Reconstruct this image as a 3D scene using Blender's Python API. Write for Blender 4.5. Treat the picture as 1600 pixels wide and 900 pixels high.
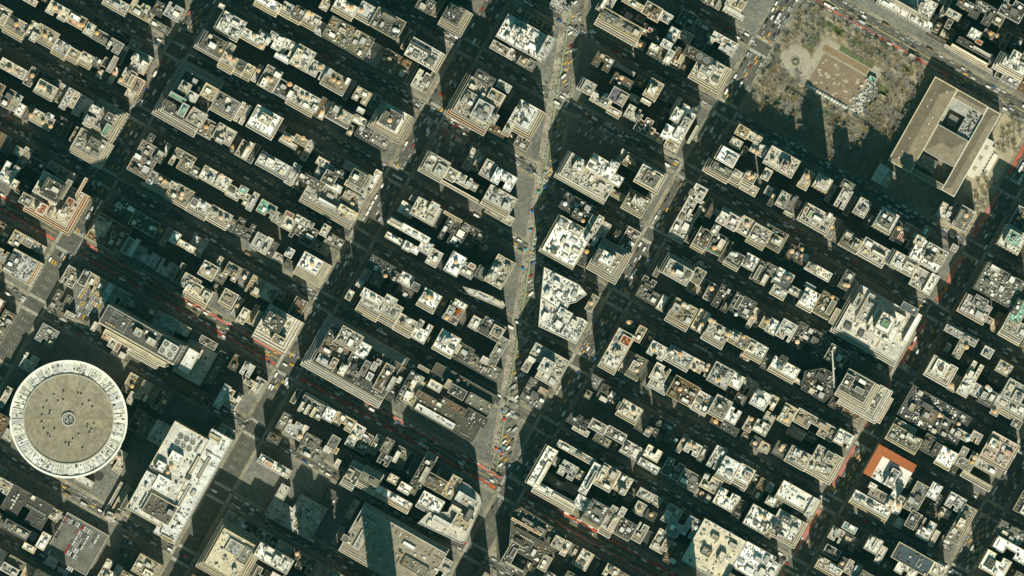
import bpy, math, random
from math import sin, cos, pi, radians
random.seed(7)
S = bpy.context.scene
for o in list(bpy.data.objects): bpy.data.objects.remove(o)
# ---------------------------------------------------------------- camera, sky, sun, exposure
SC = 0.70                      # metres per photo pixel
CAM_H = 12000.0
cam = bpy.data.cameras.new('camera'); camo = bpy.data.objects.new('camera', cam)
S.collection.objects.link(camo); S.camera = camo
camo.location = (0, 0, CAM_H); camo.rotation_euler = (0, 0, 0)
cam.sensor_width = 36; cam.lens = 18*CAM_H/(800*SC)
cam.clip_start = 100; cam.clip_end = 60000
S.render.resolution_x = 1024; S.render.resolution_y = 576
SUN_EL = radians(47); SUN_AZ = radians(173.5)
w = bpy.data.worlds.new('World'); S.world = w; w.use_nodes = True
nt = w.node_tree; bg = nt.nodes['Background']
sky = nt.nodes.new('ShaderNodeTexSky'); sky.sky_type = 'NISHITA'; sky.sun_disc = False
sky.sun_elevation = SUN_EL; sky.sun_rotation = SUN_AZ
sky.air_density = 1.0; sky.dust_density = 1.0; sky.ozone_density = 0.3
tint = nt.nodes.new('ShaderNodeMix'); tint.data_type = 'RGBA'; tint.blend_type = 'MULTIPLY'; tint.inputs[0].default_value = 1
tint.inputs[7].default_value = (0.40, 1.0, 0.76, 1)
nt.links.new(sky.outputs[0], tint.inputs[6]); nt.links.new(tint.outputs[2], bg.inputs[0]); bg.inputs[1].default_value = 0.075
sl = bpy.data.lights.new('sun', 'SUN'); sl.energy = 5.0; sl.angle = radians(0.5); sl.color = (1.0, 0.94, 0.76)
so = bpy.data.objects.new('sun', sl); S.collection.objects.link(so)
so.rotation_euler = (pi/2 - SUN_EL, 0, pi - SUN_AZ); so.location = (0, 0, 600)
S.view_settings.view_transform = 'Standard'; S.view_settings.look = 'None'
S.view_settings.exposure = 0.2; S.view_settings.gamma = 1; S.view_settings.use_curve_mapping = False

# ---------------------------------------------------------------- frames
TH = radians(29.4); CT, ST = cos(TH), sin(TH)
def w2(px, py, h=0.0):         # photo pixel -> world x,y of a point at height h
    k = (CAM_H-h)/CAM_H
    return ((px-800)*SC*k, (450-py)*SC*k)
def uv(px, py): return (px*CT+py*ST, px*ST-py*CT)       # street frame, in pixels
def pix(u, v): return (u*CT+v*ST, u*ST-v*CT)
V42 = 633.6; VS = 113.6
def vst(n): return V42-(42-n)*VS
AV = {9: -115, 8: 280, 7: 676, 6: 1072, 5: 1518, 4: 1743, 3: 1965}
def bway(y): return 903-0.1613*y
# ---------------------------------------------------------------- materials
MATS = {}
def mat(name, col, rough=0.85, var=0.12, noise=0.35, nscale=0.12, seams=0.0, metal=0.0, spec=0.3, seamsize=5.0, bump=0.0):
    if name in MATS: return MATS[name]
    m = bpy.data.materials.new(name); m.use_nodes = True
    t = m.node_tree; b = t.nodes['Principled BSDF']; L = t.links.new
    b.inputs['Roughness'].default_value = rough; b.inputs['Metallic'].default_value = metal
    b.inputs['Specular IOR Level'].default_value = spec
    N = t.nodes.new
    tc = N('ShaderNodeTexCoord'); oi = N('ShaderNodeObjectInfo')
    off = N('ShaderNodeVectorMath'); off.operation = 'ADD'
    mul = N('ShaderNodeMath'); mul.operation = 'MULTIPLY'; mul.inputs[1].default_value = 300
    L(oi.outputs['Random'], mul.inputs[0]); L(tc.outputs['Object'], off.inputs[0]); L(mul.outputs[0], off.inputs[1])
    n1 = N('ShaderNodeTexNoise'); n1.inputs['Scale'].default_value = nscale; n1.inputs['Detail'].default_value = 6
    n1.inputs['Roughness'].default_value = 0.65; L(off.outputs[0], n1.inputs['Vector'])
    n2 = N('ShaderNodeTexNoise'); n2.inputs['Scale'].default_value = nscale*7; n2.inputs['Detail'].default_value = 3
    L(off.outputs[0], n2.inputs['Vector'])
    a = N('ShaderNodeMath'); a.operation = 'ADD'; L(n1.outputs[0], a.inputs[0]); L(n2.outputs[0], a.inputs[1])
    mr = N('ShaderNodeMapRange'); mr.inputs[1].default_value = 0.7; mr.inputs[2].default_value = 1.3
    mr.inputs[3].default_value = 1-noise; mr.inputs[4].default_value = 1+noise*0.6
    L(a.outputs[0], mr.inputs[0])
    vr = N('ShaderNodeMapRange'); vr.inputs[3].default_value = 1-var; vr.inputs[4].default_value = 1+var
    L(oi.outputs['Random'], vr.inputs[0])
    m1 = N('ShaderNodeMath'); m1.operation = 'MULTIPLY'; L(mr.outputs[0], m1.inputs[0]); L(vr.outputs[0], m1.inputs[1])
    last = m1.outputs[0]
    if seams > 0:
        br = N('ShaderNodeTexBrick'); br.inputs['Scale'].default_value = 1.0
        br.inputs['Brick Width'].default_value = seamsize*1.8; br.inputs['Row Height'].default_value = seamsize
        br.inputs['Mortar Size'].default_value = 0.12; br.inputs['Mortar Smooth'].default_value = 0.3
        br.inputs['Color1'].default_value = (1, 1, 1, 1); br.inputs['Color2'].default_value = (1-seams*0.5,)*3+(1,)
        br.inputs['Mortar'].default_value = (1-seams,)*3+(1,)
        L(off.outputs[0], br.inputs['Vector'])
        m2 = N('ShaderNodeMath'); m2.operation = 'MULTIPLY'; L(last, m2.inputs[0]); L(br.outputs['Color'], m2.inputs[1]); last = m2.outputs[0]
    hs = N('ShaderNodeHueSaturation'); hs.inputs['Color'].default_value = (*col, 1)
    wn = N('ShaderNodeMath'); wn.operation = 'MULTIPLY'; wn.inputs[1].default_value = 7.31; L(oi.outputs['Random'], wn.inputs[0])
    fr = N('ShaderNodeMath'); fr.operation = 'FRACT'; L(wn.outputs[0], fr.inputs[0])
    sr = N('ShaderNodeMapRange'); sr.inputs[3].default_value = 1-var*2.2; sr.inputs[4].default_value = 1+var*1.6; L(fr.outputs[0], sr.inputs[0]); L(sr.outputs[0], hs.inputs['Saturation'])
    L(last, hs.inputs['Value']); L(hs.outputs[0], b.inputs['Base Color'])
    if bump > 0:
        bp = N('ShaderNodeBump'); bp.inputs['Strength'].default_value = bump; bp.inputs['Distance'].default_value = 0.3
        L(n2.outputs[0], bp.inputs['Height']); L(bp.outputs[0], b.inputs['Normal'])
    MATS[name] = m; return m
PAL = {  # roof code: (name, colour, wall material key)
 'Z': ('bright white', (.86, .84, .78), 'stone'), 'W': ('white', (.70, .665, .59), 'brick'), 'C': ('cream', (.52, .47, .375), 'brick'),
 'T': ('tan', (.33, .285, .21), 'brick'), 'L': ('light grey', (.46, .445, .40), 'stone'), 'G': ('grey', (.17, .16, .125), 'stone'),
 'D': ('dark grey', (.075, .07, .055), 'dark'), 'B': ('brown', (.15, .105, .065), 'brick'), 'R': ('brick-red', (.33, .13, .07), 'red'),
 'P': ('pinkish', (.45, .31, .22), 'red'), 'N': ('green copper', (.20, .40, .31), 'stone'), 'K': ('dark glass', (.05, .08, .095), 'dark'),
 'O': ('orange tiled', (.5, .19, .08), 'stone'), 'V': ('violet-grey', (.13, .12, .15), 'stone'), 'F': ('mesh-green', (.08, .25, .10), 'dark')}
ROOF = {}
for k, (n, c, wl) in PAL.items():
    ROOF[k] = mat('roof_'+n.replace(' ', '_').replace('-', '_'), c, rough=0.4 if k == 'K' else 0.85, seams=0.22, noise=0.5, nscale=0.09, var=0.26)
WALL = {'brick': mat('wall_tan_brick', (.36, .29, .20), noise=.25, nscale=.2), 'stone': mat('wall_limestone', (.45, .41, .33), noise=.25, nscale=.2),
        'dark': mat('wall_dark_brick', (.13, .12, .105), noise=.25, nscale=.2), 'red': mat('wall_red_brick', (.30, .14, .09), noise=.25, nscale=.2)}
M_COP = mat('coping_stone', (.56, .49, .37), noise=.35, nscale=.4, var=.3)
M_COPD = mat('coping_dark', (.16, .15, .12), noise=.3)
M_WIN = mat('window_glass', (.03, .045, .05), rough=.15, spec=.6, noise=.2)
M_UNIT = mat('machine_pale', (.62, .59, .52), var=.35, noise=.3, nscale=.5)
M_UNITG = mat('machine_grey', (.25, .25, .22), var=.3, noise=.3, nscale=.5)
M_COPT = mat('machine_rust', (.34, .24, .15), var=.3, noise=.3, nscale=.5)
M_UNITD = mat('machine_dark', (.05, .05, .045), var=.3, noise=.3, nscale=.5)
M_TANK = mat('tank_wood', (.52, .32, .17), noise=.25, nscale=.8)
M_TANKW = mat('tank_metal', (.60, .62, .60), noise=.2, nscale=.8)
M_BLADE = mat('fan_blade', (.30, .30, .27), noise=.1)
M_ASPH = mat('asphalt', (.092, .088, .072), noise=.35, nscale=.03, var=0)
M_WALK = mat('pavement_concrete', (.26, .235, .175), noise=.6, nscale=.06, seams=.2, seamsize=1.6, var=.05)
M_YARD = mat('yard_paving', (.15, .15, .13), noise=.5, nscale=.05, var=.05)
M_LINE = mat('paint_white', (.62, .60, .52), noise=.5, nscale=.3)
M_YEL = mat('paint_yellow', (.60, .47, .14), noise=.4, nscale=.3)
M_RED = mat('bus_lane_red', (.42, .13, .085), noise=.35, nscale=.15)
M_GREENL = mat('bike_lane_green', (.25, .33, .19), noise=.4, nscale=.15)
M_BARK = mat('bark', (.20, .165, .115), var=.3, noise=.2)
M_TWIG = mat('twigs', (.25, .21, .145), var=.35, noise=.2)
M_LAWN = mat('lawn_bare', (.22, .16, .105), noise=.25, nscale=.05)
M_SOIL = mat('park_soil', (.24, .205, .14), noise=.5, nscale=.06)
M_GRAV = mat('gravel_path', (.33, .285, .20), noise=.3, nscale=.08)
M_IVY = mat('ground_ivy', (.10, .13, .05), noise=.6, nscale=.1)

# ---------------------------------------------------------------- mesh helpers
COL = S.collection
class MB:
    def __init__(s): s.v = []; s.f = []; s.m = []
    def quad(s, a, b, c, d, m=0):
        n = len(s.v); s.v += [a, b, c, d]; s.f.append((n, n+1, n+2, n+3)); s.m.append(m)
    def tri(s, a, b, c, m=0):
        n = len(s.v); s.v += [a, b, c]; s.f.append((n, n+1, n+2)); s.m.append(m)
    def prism(s, poly, z0, z1, ms=0, mt=None, top=True, bottom=False):
        n = len(s.v); k = len(poly)
        s.v += [(x, y, z0) for x, y in poly]+[(x, y, z1) for x, y in poly]
        for i in range(k):
            j = (i+1) % k; s.f.append((n+i, n+j, n+k+j, n+k+i)); s.m.append(ms)
        if top: s.f.append(tuple(range(n+k, n+2*k))); s.m.append(ms if mt is None else mt)
        if bottom: s.f.append(tuple(range(n+k-1, n-1, -1))); s.m.append(ms)
    def box(s, cx, cy, z0, sx, sy, h, ang=0, ms=0, mt=None):
        c, q = cos(ang), sin(ang); P = []
        for a, b in ((-.5, -.5), (.5, -.5), (.5, .5), (-.5, .5)):
            X, Y = a*sx, b*sy; P.append((cx+X*c-Y*q, cy+X*q+Y*c))
        s.prism(P, z0, z0+h, ms, mt)
    def cyl(s, cx, cy, z0, r, h, n=12, ms=0, mt=None, r2=None, top=True):
        r2 = r if r2 is None else r2; b = len(s.v)
        for i in range(n): s.v.append((cx+r*cos(2*pi*i/n), cy+r*sin(2*pi*i/n), z0))
        for i in range(n): s.v.append((cx+r2*cos(2*pi*i/n), cy+r2*sin(2*pi*i/n), z0+h))
        for i in range(n):
            j = (i+1) % n; s.f.append((b+i, b+j, b+n+j, b+n+i)); s.m.append(ms)
        if top: s.f.append(tuple(range(b+n, b+2*n))); s.m.append(ms if mt is None else mt)
    def ring(s, ri, ro, z0, z1, n=48, a0=0, a1=2*pi, ms=0, cx=0, cy=0):
        full = abs(a1-a0-2*pi) < 1e-6
        for i in range(n):
            t0 = a0+(a1-a0)*i/n; t1 = a0+(a1-a0)*(i+1)/n
            p = [(cx+r*cos(t), cy+r*sin(t)) for r, t in ((ri, t0), (ro, t0), (ro, t1), (ri, t1))]
            s.quad((*p[0], z1), (*p[1], z1), (*p[2], z1), (*p[3], z1), ms)
            s.quad((*p[1], z0), (*p[2], z0), (*p[2], z1), (*p[1], z1), ms)
            s.quad((*p[3], z0), (*p[0], z0), (*p[0], z1), (*p[3], z1), ms)
            if not full:
                if i == 0: s.quad((*p[0], z0), (*p[1], z0), (*p[1], z1), (*p[0], z1), ms)
                if i == n-1: s.quad((*p[2], z0), (*p[3], z0), (*p[3], z1), (*p[2], z1), ms)
    def bar(s, a, b, r0, r1, n=4, m=0):
        ax, ay, az = a; bx, by, bz = b
        dx, dy, dz = bx-ax, by-ay, bz-az; l = math.sqrt(dx*dx+dy*dy+dz*dz) or 1
        d = (dx/l, dy/l, dz/l); u = (0, 0, 1) if abs(d[2]) < .9 else (1, 0, 0)
        p = (d[1]*u[2]-d[2]*u[1], d[2]*u[0]-d[0]*u[2], d[0]*u[1]-d[1]*u[0]); q = math.sqrt(sum(c*c for c in p)); p = tuple(c/q for c in p)
        r = (d[1]*p[2]-d[2]*p[1], d[2]*p[0]-d[0]*p[2], d[0]*p[1]-d[1]*p[0]); k = len(s.v)
        for (c, R) in ((a, r0), (b, r1)):
            for i in range(n):
                t = 2*pi*i/n; s.v.append(tuple(c[j]+R*(cos(t)*p[j]+sin(t)*r[j]) for j in range(3)))
        for i in range(n):
            j = (i+1) % n; s.f.append((k+i, k+j, k+n+j, k+n+i)); s.m.append(m)
    def mesh(s, name, mats):
        me = bpy.data.meshes.new(name); me.from_pydata(s.v, [], s.f)
        for m in mats: me.materials.append(m)
        if len(mats) > 1: me.polygons.foreach_set('material_index', s.m)
        me.update(); return me
    def build(s, name, mats, parent=None, loc=(0, 0, 0), rz=0, kind=None):
        return link(name, s.mesh(name, mats if isinstance(mats, (list, tuple)) else [mats]), parent, loc, rz, kind)
def link(name, data, parent=None, loc=(0, 0, 0), rz=0, kind=None):
    o = bpy.data.objects.new(name, data); COL.objects.link(o)
    if parent: o.parent = parent
    o.location = loc; o.rotation_euler = (0, 0, rz)
    if kind: o['kind'] = kind
    return o
def tag(o, label=None, cat=None, group=None, kind=None):
    if label: o['label'] = label
    if cat: o['category'] = cat
    if group: o['group'] = group
    if kind: o['kind'] = kind
    return o
def area(P): return sum(P[i][0]*P[(i+1) % len(P)][1]-P[(i+1) % len(P)][0]*P[i][1] for i in range(len(P)))/2
def inset(P, d):
    n = len(P); out = []
    for i in range(n):
        a, b, c = P[i-1], P[i], P[(i+1) % n]
        def nrm(p, q):
            l = math.hypot(q[0]-p[0], q[1]-p[1]) or 1; return (-(q[1]-p[1])/l, (q[0]-p[0])/l)
        n1, n2 = nrm(a, b), nrm(b, c); k = 1+n1[0]*n2[0]+n1[1]*n2[1]
        k = max(k, .3); out.append((b[0]+(n1[0]+n2[0])/k*d, b[1]+(n1[1]+n2[1])/k*d))
    return out
def rim(mb, P, z0, z1, t, m=0):                       # parapet wall with open middle
    Q = inset(P, t); n = len(P)
    for i in range(n):
        j = (i+1) % n
        mb.quad((*P[i], z1), (*P[j], z1), (*Q[j], z1), (*Q[i], z1), m)
        mb.quad((*P[i], z0), (*P[j], z0), (*P[j], z1), (*P[i], z1), m)
        mb.quad((*Q[j], z0), (*Q[i], z0), (*Q[i], z1), (*Q[j], z1), m)
def rect(cx, cy, wx, wy): return [(cx-wx/2, cy-wy/2), (cx+wx/2, cy-wy/2), (cx+wx/2, cy+wy/2), (cx-wx/2, cy+wy/2)]
def windows(mb, P, z0, z1, bay=4.2, fl=4.0):
    n = len(P)
    for i in range(n):
        a, b = P[i], P[(i+1) % n]; L = math.hypot(b[0]-a[0], b[1]-a[1])
        k = int(L/bay)
        if k < 1: continue
        dx, dy = (b[0]-a[0])/L, (b[1]-a[1])/L; nx, ny = dy*.05, -dx*.05
        rows = int((z1-z0-1.5)/fl)
        for j in range(k):
            c = (j+.5)*L/k; x0, y0, x1, y1 = a[0]+dx*(c-1)+nx, a[1]+dy*(c-1)+ny, a[0]+dx*(c+1)+nx, a[1]+dy*(c+1)+ny
            for r in range(rows):
                z = z1-1.2-(r+1)*fl+1.2
                mb.quad((x0, y0, z), (x1, y1, z), (x1, y1, z+2), (x0, y0, z+2))
# ---------------------------------------------------------------- shared part meshes
def m_tank(mt):
    b = MB(); b.cyl(0, 0, 2.6, 2.0, 3.4, 12, 0); return b.mesh('barrel', [mt])
def m_lid(mt):
    b = MB(); b.cyl(0, 0, 6.0, 2.15, 1.1, 12, 0, r2=.15); return b.mesh('tank_roof', [mt])
def m_legs():
    b = MB()
    for a in (0, 1, 2, 3): b.box(1.2*(1 if a % 2 else -1), 1.2*(1 if a > 1 else -1), 0, .3, .3, 2.5)
    b.box(0, 0, 2.5, 3.4, 3.4, .12); return b.mesh('tank_stand', [M_UNITD])
TK = {0: (m_tank(M_TANK), m_lid(mat('tank_lid_wood', (.62, .40, .22), noise=.2, nscale=.8))), 1: (m_tank(M_TANKW), m_lid(M_TANKW))}; LG = m_legs()
def m_fan():
    b = MB(); b.ring(.86, 1, 0, .55, 16); b.cyl(0, 0, .02, .86, .03, 16, 1)
    for i in range(7):
        a = 2*pi*i/7; p = [(.15*cos(a-.3), .15*sin(a-.3)), (.8*cos(a-.16), .8*sin(a-.16)), (.8*cos(a+.16), .8*sin(a+.16)), (.15*cos(a+.3), .15*sin(a+.3))]
        b.prism(p, .2, .26, 2)
    b.cyl(0, 0, .1, .18, .3, 8, 2); return b.mesh('cooling_fan', [M_UNIT, M_UNITD, M_BLADE])
FAN = m_fan()
RECTS = []     # footprints in the street frame (pixels) for the infill
BLD = []       # building records
def jit(): return random.uniform(-.35, .35)
class Bd: pass
def new_building(u0, v0, u1, v1, h, code, steps='', nst=0, poly=None, infill=False):
    b = Bd(); h = h*1.2*random.uniform(.94, 1.07) if h < 62 else h; b.h = h+jit()
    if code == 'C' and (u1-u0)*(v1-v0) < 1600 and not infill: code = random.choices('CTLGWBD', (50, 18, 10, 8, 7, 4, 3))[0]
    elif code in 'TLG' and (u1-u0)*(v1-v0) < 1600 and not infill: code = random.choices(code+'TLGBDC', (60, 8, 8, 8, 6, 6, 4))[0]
    b.code = code; b.code = code; b.ntank = 0; b.nfan = 0; b.steps = steps; b.infill = infill; b.vol = []; b.col = []
    b.uc, b.vc = (u0+u1)/2, (v0+v1)/2; b.wu, b.wv = u1-u0, v1-v0
    px, py = pix(b.uc, b.vc); b.x, b.y = w2(px, py, b.h); b.px, b.py = px, py
    b.root = None if infill else link('building', None, None, (b.x, b.y, .15), -TH)
    if poly:
        P = []
        for (x, y) in poly:
            X, Y = w2(x, y, b.h); X -= b.x; Y -= b.y; P.append((X*CT-Y*ST, X*ST+Y*CT))
        if area(P) < 0: P.reverse()
        b.P = P
    else: b.P = rect(0, 0, b.wu*SC, b.wv*SC)
    b.nst = nst
    BLD.append(b); RECTS.append((u0, v0, u1, v1)); return b
PARTCOUNT = [0]
def volume(b, P, z0, z1, code, name='wall', par=1.1, clutter=True, wins=True, parent=None):
    nm, c, wk = PAL[code]; root = parent or b.root
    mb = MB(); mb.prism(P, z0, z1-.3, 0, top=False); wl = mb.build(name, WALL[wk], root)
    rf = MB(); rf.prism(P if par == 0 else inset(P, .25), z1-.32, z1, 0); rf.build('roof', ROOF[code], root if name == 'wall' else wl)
    pr = MB(); t = .8 if code in 'ZWCTLRPONY' else .6
    rim(pr, P, z1-.3, z1+(par if par else .25), t)
    pr.build('parapet', M_COP if (code not in 'DKGB' or random.random() < .45) else M_COPD, root if name == 'wall' else wl)
    if wins and z1-z0 > 8:
        wm = MB(); windows(wm, P, z0+4, z1)
        if wm.v: wm.build('windows', M_WIN, root if name == 'wall' else wl, kind='stuff')
    b.vol.append((P, z1, code)); return wl
def bbox(P): xs = [p[0] for p in P]; ys = [p[1] for p in P]; return min(xs), min(ys), max(xs), max(ys)
def inpoly(x, y, P):
    r = False
    for i in range(len(P)):
        (ax, ay), (bx, by) = P[i-1], P[i]
        if (ay > y) != (by > y) and x < (bx-ax)*(y-ay)/(by-ay)+ax: r = not r
    return r
def finish(b):
    # a light court cut into the side that faces the middle of the block
    if len(b.P) == 4 and not b.nst and b.wu > 17 and b.wv > 17 and b.wu*b.wv < 6000 and random.random() < .6:
        x0, y0, x1, y1 = bbox(b.P); cw = (x1-x0)*random.uniform(.16, .3); cd = (y1-y0)*random.uniform(.25, .5); cx = x0+(x1-x0)*random.choice((.3, .5, .5, .7)); up = ((b.vc-vst(34))/VS) % 1 > .5
        cy = y0+cd/2 if up else y1-cd/2
        F = [(t[0], t[1], 3) for t in b.tanks]+[(f[0], f[1], f[2]+1) for f in b.fans]
        if not any(abs(a-cx) < cw/2+r and abs(c-cy) < cd/2+r for a, c, r in F) and not any(bbox(q[0])[0] < cx+cw/2 and bbox(q[0])[2] > cx-cw/2 and bbox(q[0])[1] < cy+cd/2 and bbox(q[0])[3] > cy-cd/2 for q in b.subs):
            a, c = cx-cw/2, cx+cw/2
            b.P = [(x0, y0), (a, y0), (a, y0+cd), (c, y0+cd), (c, y0), (x1, y0), (x1, y1), (x0, y1)] if up else [(x0, y0), (x1, y0), (x1, y1), (c, y1), (c, y1-cd), (a, y1-cd), (a, y1), (x0, y1)]
    # part of the roof stands higher
    if not b.subs and b.wu*b.wv > 500 and len(b.P) == 4 and b.dens > .9 and random.random() < .7:
        x0, y0, x1, y1 = bbox(b.P); f = random.uniform(.3, .55); side = random.random() < .5
        q = rect(x0+(x1-x0)*(f/2+.03 if side else 1-f/2-.03), (y0+y1)/2+random.uniform(-.1, .1)*(y1-y0), (x1-x0)*f, (y1-y0)*random.uniform(.4, .72))
        q = [(min(max(x, x0+.9), x1-.9), min(max(y, y0+.9), y1-.9)) for x, y in q]
        b.subs.append((q, b.h-.05, b.h+random.uniform(2.5, 5.5), random.choice([b.code, b.code, 'W', 'L', 'T', 'G', 'C'])))
    # main volume and setbacks
    h = b.h; volume(b, b.P, 0, h, b.code)
    if b.nst:
        x0, y0, x1, y1 = bbox(b.P); drop = min(4.0, (h-8)/b.nst); tw = b.tw
        for k in range(1, b.nst+1):
            X0, Y0, X1, Y1 = x0, y0, x1, y1; d = tw*k
            if 'S' in b.steps: Y0 -= d
            if 'N' in b.steps: Y1 += d
            if 'W' in b.steps: X0 -= d
            if 'E' in b.steps: X1 += d
            e = .04*k; P = [(X0-e, Y0-e), (X1+e, Y0-e), (X1+e, Y1+e), (X0-e, Y1+e)]; z = h-drop*k
            m = MB(); m.prism(P, 0, z-.3, 0, top=False); wl = m.build('setback', WALL[PAL[b.code][2]] if b.code != 'R' else WALL['red'], b.root)
            r = MB(); r.prism(inset(P, .25), z-.3, z, 0); r.build('terrace', ROOF[b.stc], wl)
            r = MB(); rim(r, P, z-.35, z+1.5, .75); r.build('parapet', M_COP, wl)
            if k == b.nst:
                wm = MB(); windows(wm, P, 4, z); wm.v and wm.build('windows', M_WIN, wl, kind='stuff')
    for (P, z0, z1, code) in b.subs: volume(b, P, z0, z1, code, 'upper_block', par=.8)
    # rooftop machines
    obst = [(t[0], t[1], 4.0) for t in b.tanks]+[(f[0], f[1], f[2]+1) for f in b.fans]
    um = MB(); npent = 0
    vols = list(b.vol)
    for vi, (P, z, code) in enumerate(vols):
        x0, y0, x1, y1 = bbox(P); A = (x1-x0)*(y1-y0)
        later = [q[0] for q in vols[vi+1:] if q[1] > z-.5]
        def free(x, y, r):
            if not inpoly(x, y, inset(P, r*.8+1.0)): return False
            if any(math.hypot(x-a, y-c) < r+q for a, c, q in obst): return False
            return not any(bbox(q)[0]-r < x < bbox(q)[2]+r and bbox(q)[1]-r < y < bbox(q)[3]+r for q in later)
        if min(x1-x0, y1-y0) < 6: continue
        dens = b.dens
        # bulkheads
        for _ in range(int(min(4, A/260+random.random()*1.3)*dens)):
            for tr in range(8):
                a, c = random.uniform(3, min(9, (x1-x0)*.4)), random.uniform(3, min(8, (y1-y0)*.4))
                x, y = random.uniform(x0, x1), random.uniform(y0, y1)
                if free(x, y, max(a, c)*.6):
                    hh = random.choice((2.8, 3.4, 4.4, 6.5)); q = MB(); q.box(x, y, z-.02, a, c, hh, 0, 0, 1); q.box(x+a*.5+.3, y, z, .5, 1.6, 2.2, 0, 1)
                    rc = random.choice([code, 'W', 'L', 'G', 'C', 'W'])
                    q.build('bulkhead', [WALL[random.choice(['brick', 'brick', 'stone', PAL[code][2]])], ROOF[rc]], b.root)
                    obst.append((x, y, max(a, c)*.6)); npent += 1; break
        for _ in range(int(min(260, A/6.5)*dens)):
            x, y = random.uniform(x0, x1), random.uniform(y0, y1)
            big = random.random()
            if big < .13: a, c, hh = random.uniform(3, 8), random.uniform(.5, 1.0), random.uniform(.6, 1.1)
            elif big < .45: a, c, hh = random.uniform(1.8, 3.4), random.uniform(1.4, 2.6), random.uniform(1.2, 2.4)
            else: a, c, hh = random.uniform(.6, 1.7), random.uniform(.6, 1.7), random.uniform(.7, 2.2)
            if random.random() < .5: a, c = c, a
            if not free(x, y, max(a, c)*.5): continue
            mm = random.choice((0, 0, 1, 1, 2, 3))
            if random.random() < .2: um.cyl(x, y, z-.01, min(a, c)*.55, hh, 8, mm)
            else: um.box(x, y, z-.01, a, c, hh, 0, mm)
            obst.append((x, y, max(a, c)*.35))
            if big > .3 and random.random() < .16:      # a row of equal units
                ax_ = random.random() < .5; st = (a if ax_ else c)+random.uniform(.5, 1.1)
                for q in range(1, random.randint(3, 8)):
                    X, Y = (x+st*q, y) if ax_ else (x, y+st*q)
                    if not free(X, Y, max(a, c)*.5): break
                    um.box(X, Y, z-.01, a, c, hh, 0, mm); obst.append((X, Y, max(a, c)*.35))
    if um.v: um.build('roof_machines', [M_UNIT, M_UNITG, M_UNITD, M_COPT], b.root, kind='stuff')
    def ztop(x, y, z=h):
        for (P, zz, cc) in b.vol:
            if inpoly(x, y, P): z = max(z, zz) if zz >= h-1 else z
        return z
    for (x, y, wh) in b.tanks:
        z = ztop(x, y); s = random.uniform(.85, 1.1)*b.ts
        t = link('water_tank', TK[wh][0], b.root, (x, y, z), random.random()*6); t.scale = (s, s, random.uniform(.8, 1.15))
        link('tank_roof', TK[wh][1], t); link('tank_stand', LG, t)
    for (x, y, r) in b.fans:
        z = ztop(x, y); f = link('cooling_fan', FAN, b.root, (x, y, z), random.random()*6); f.scale = (r, r, 1.6)
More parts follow.
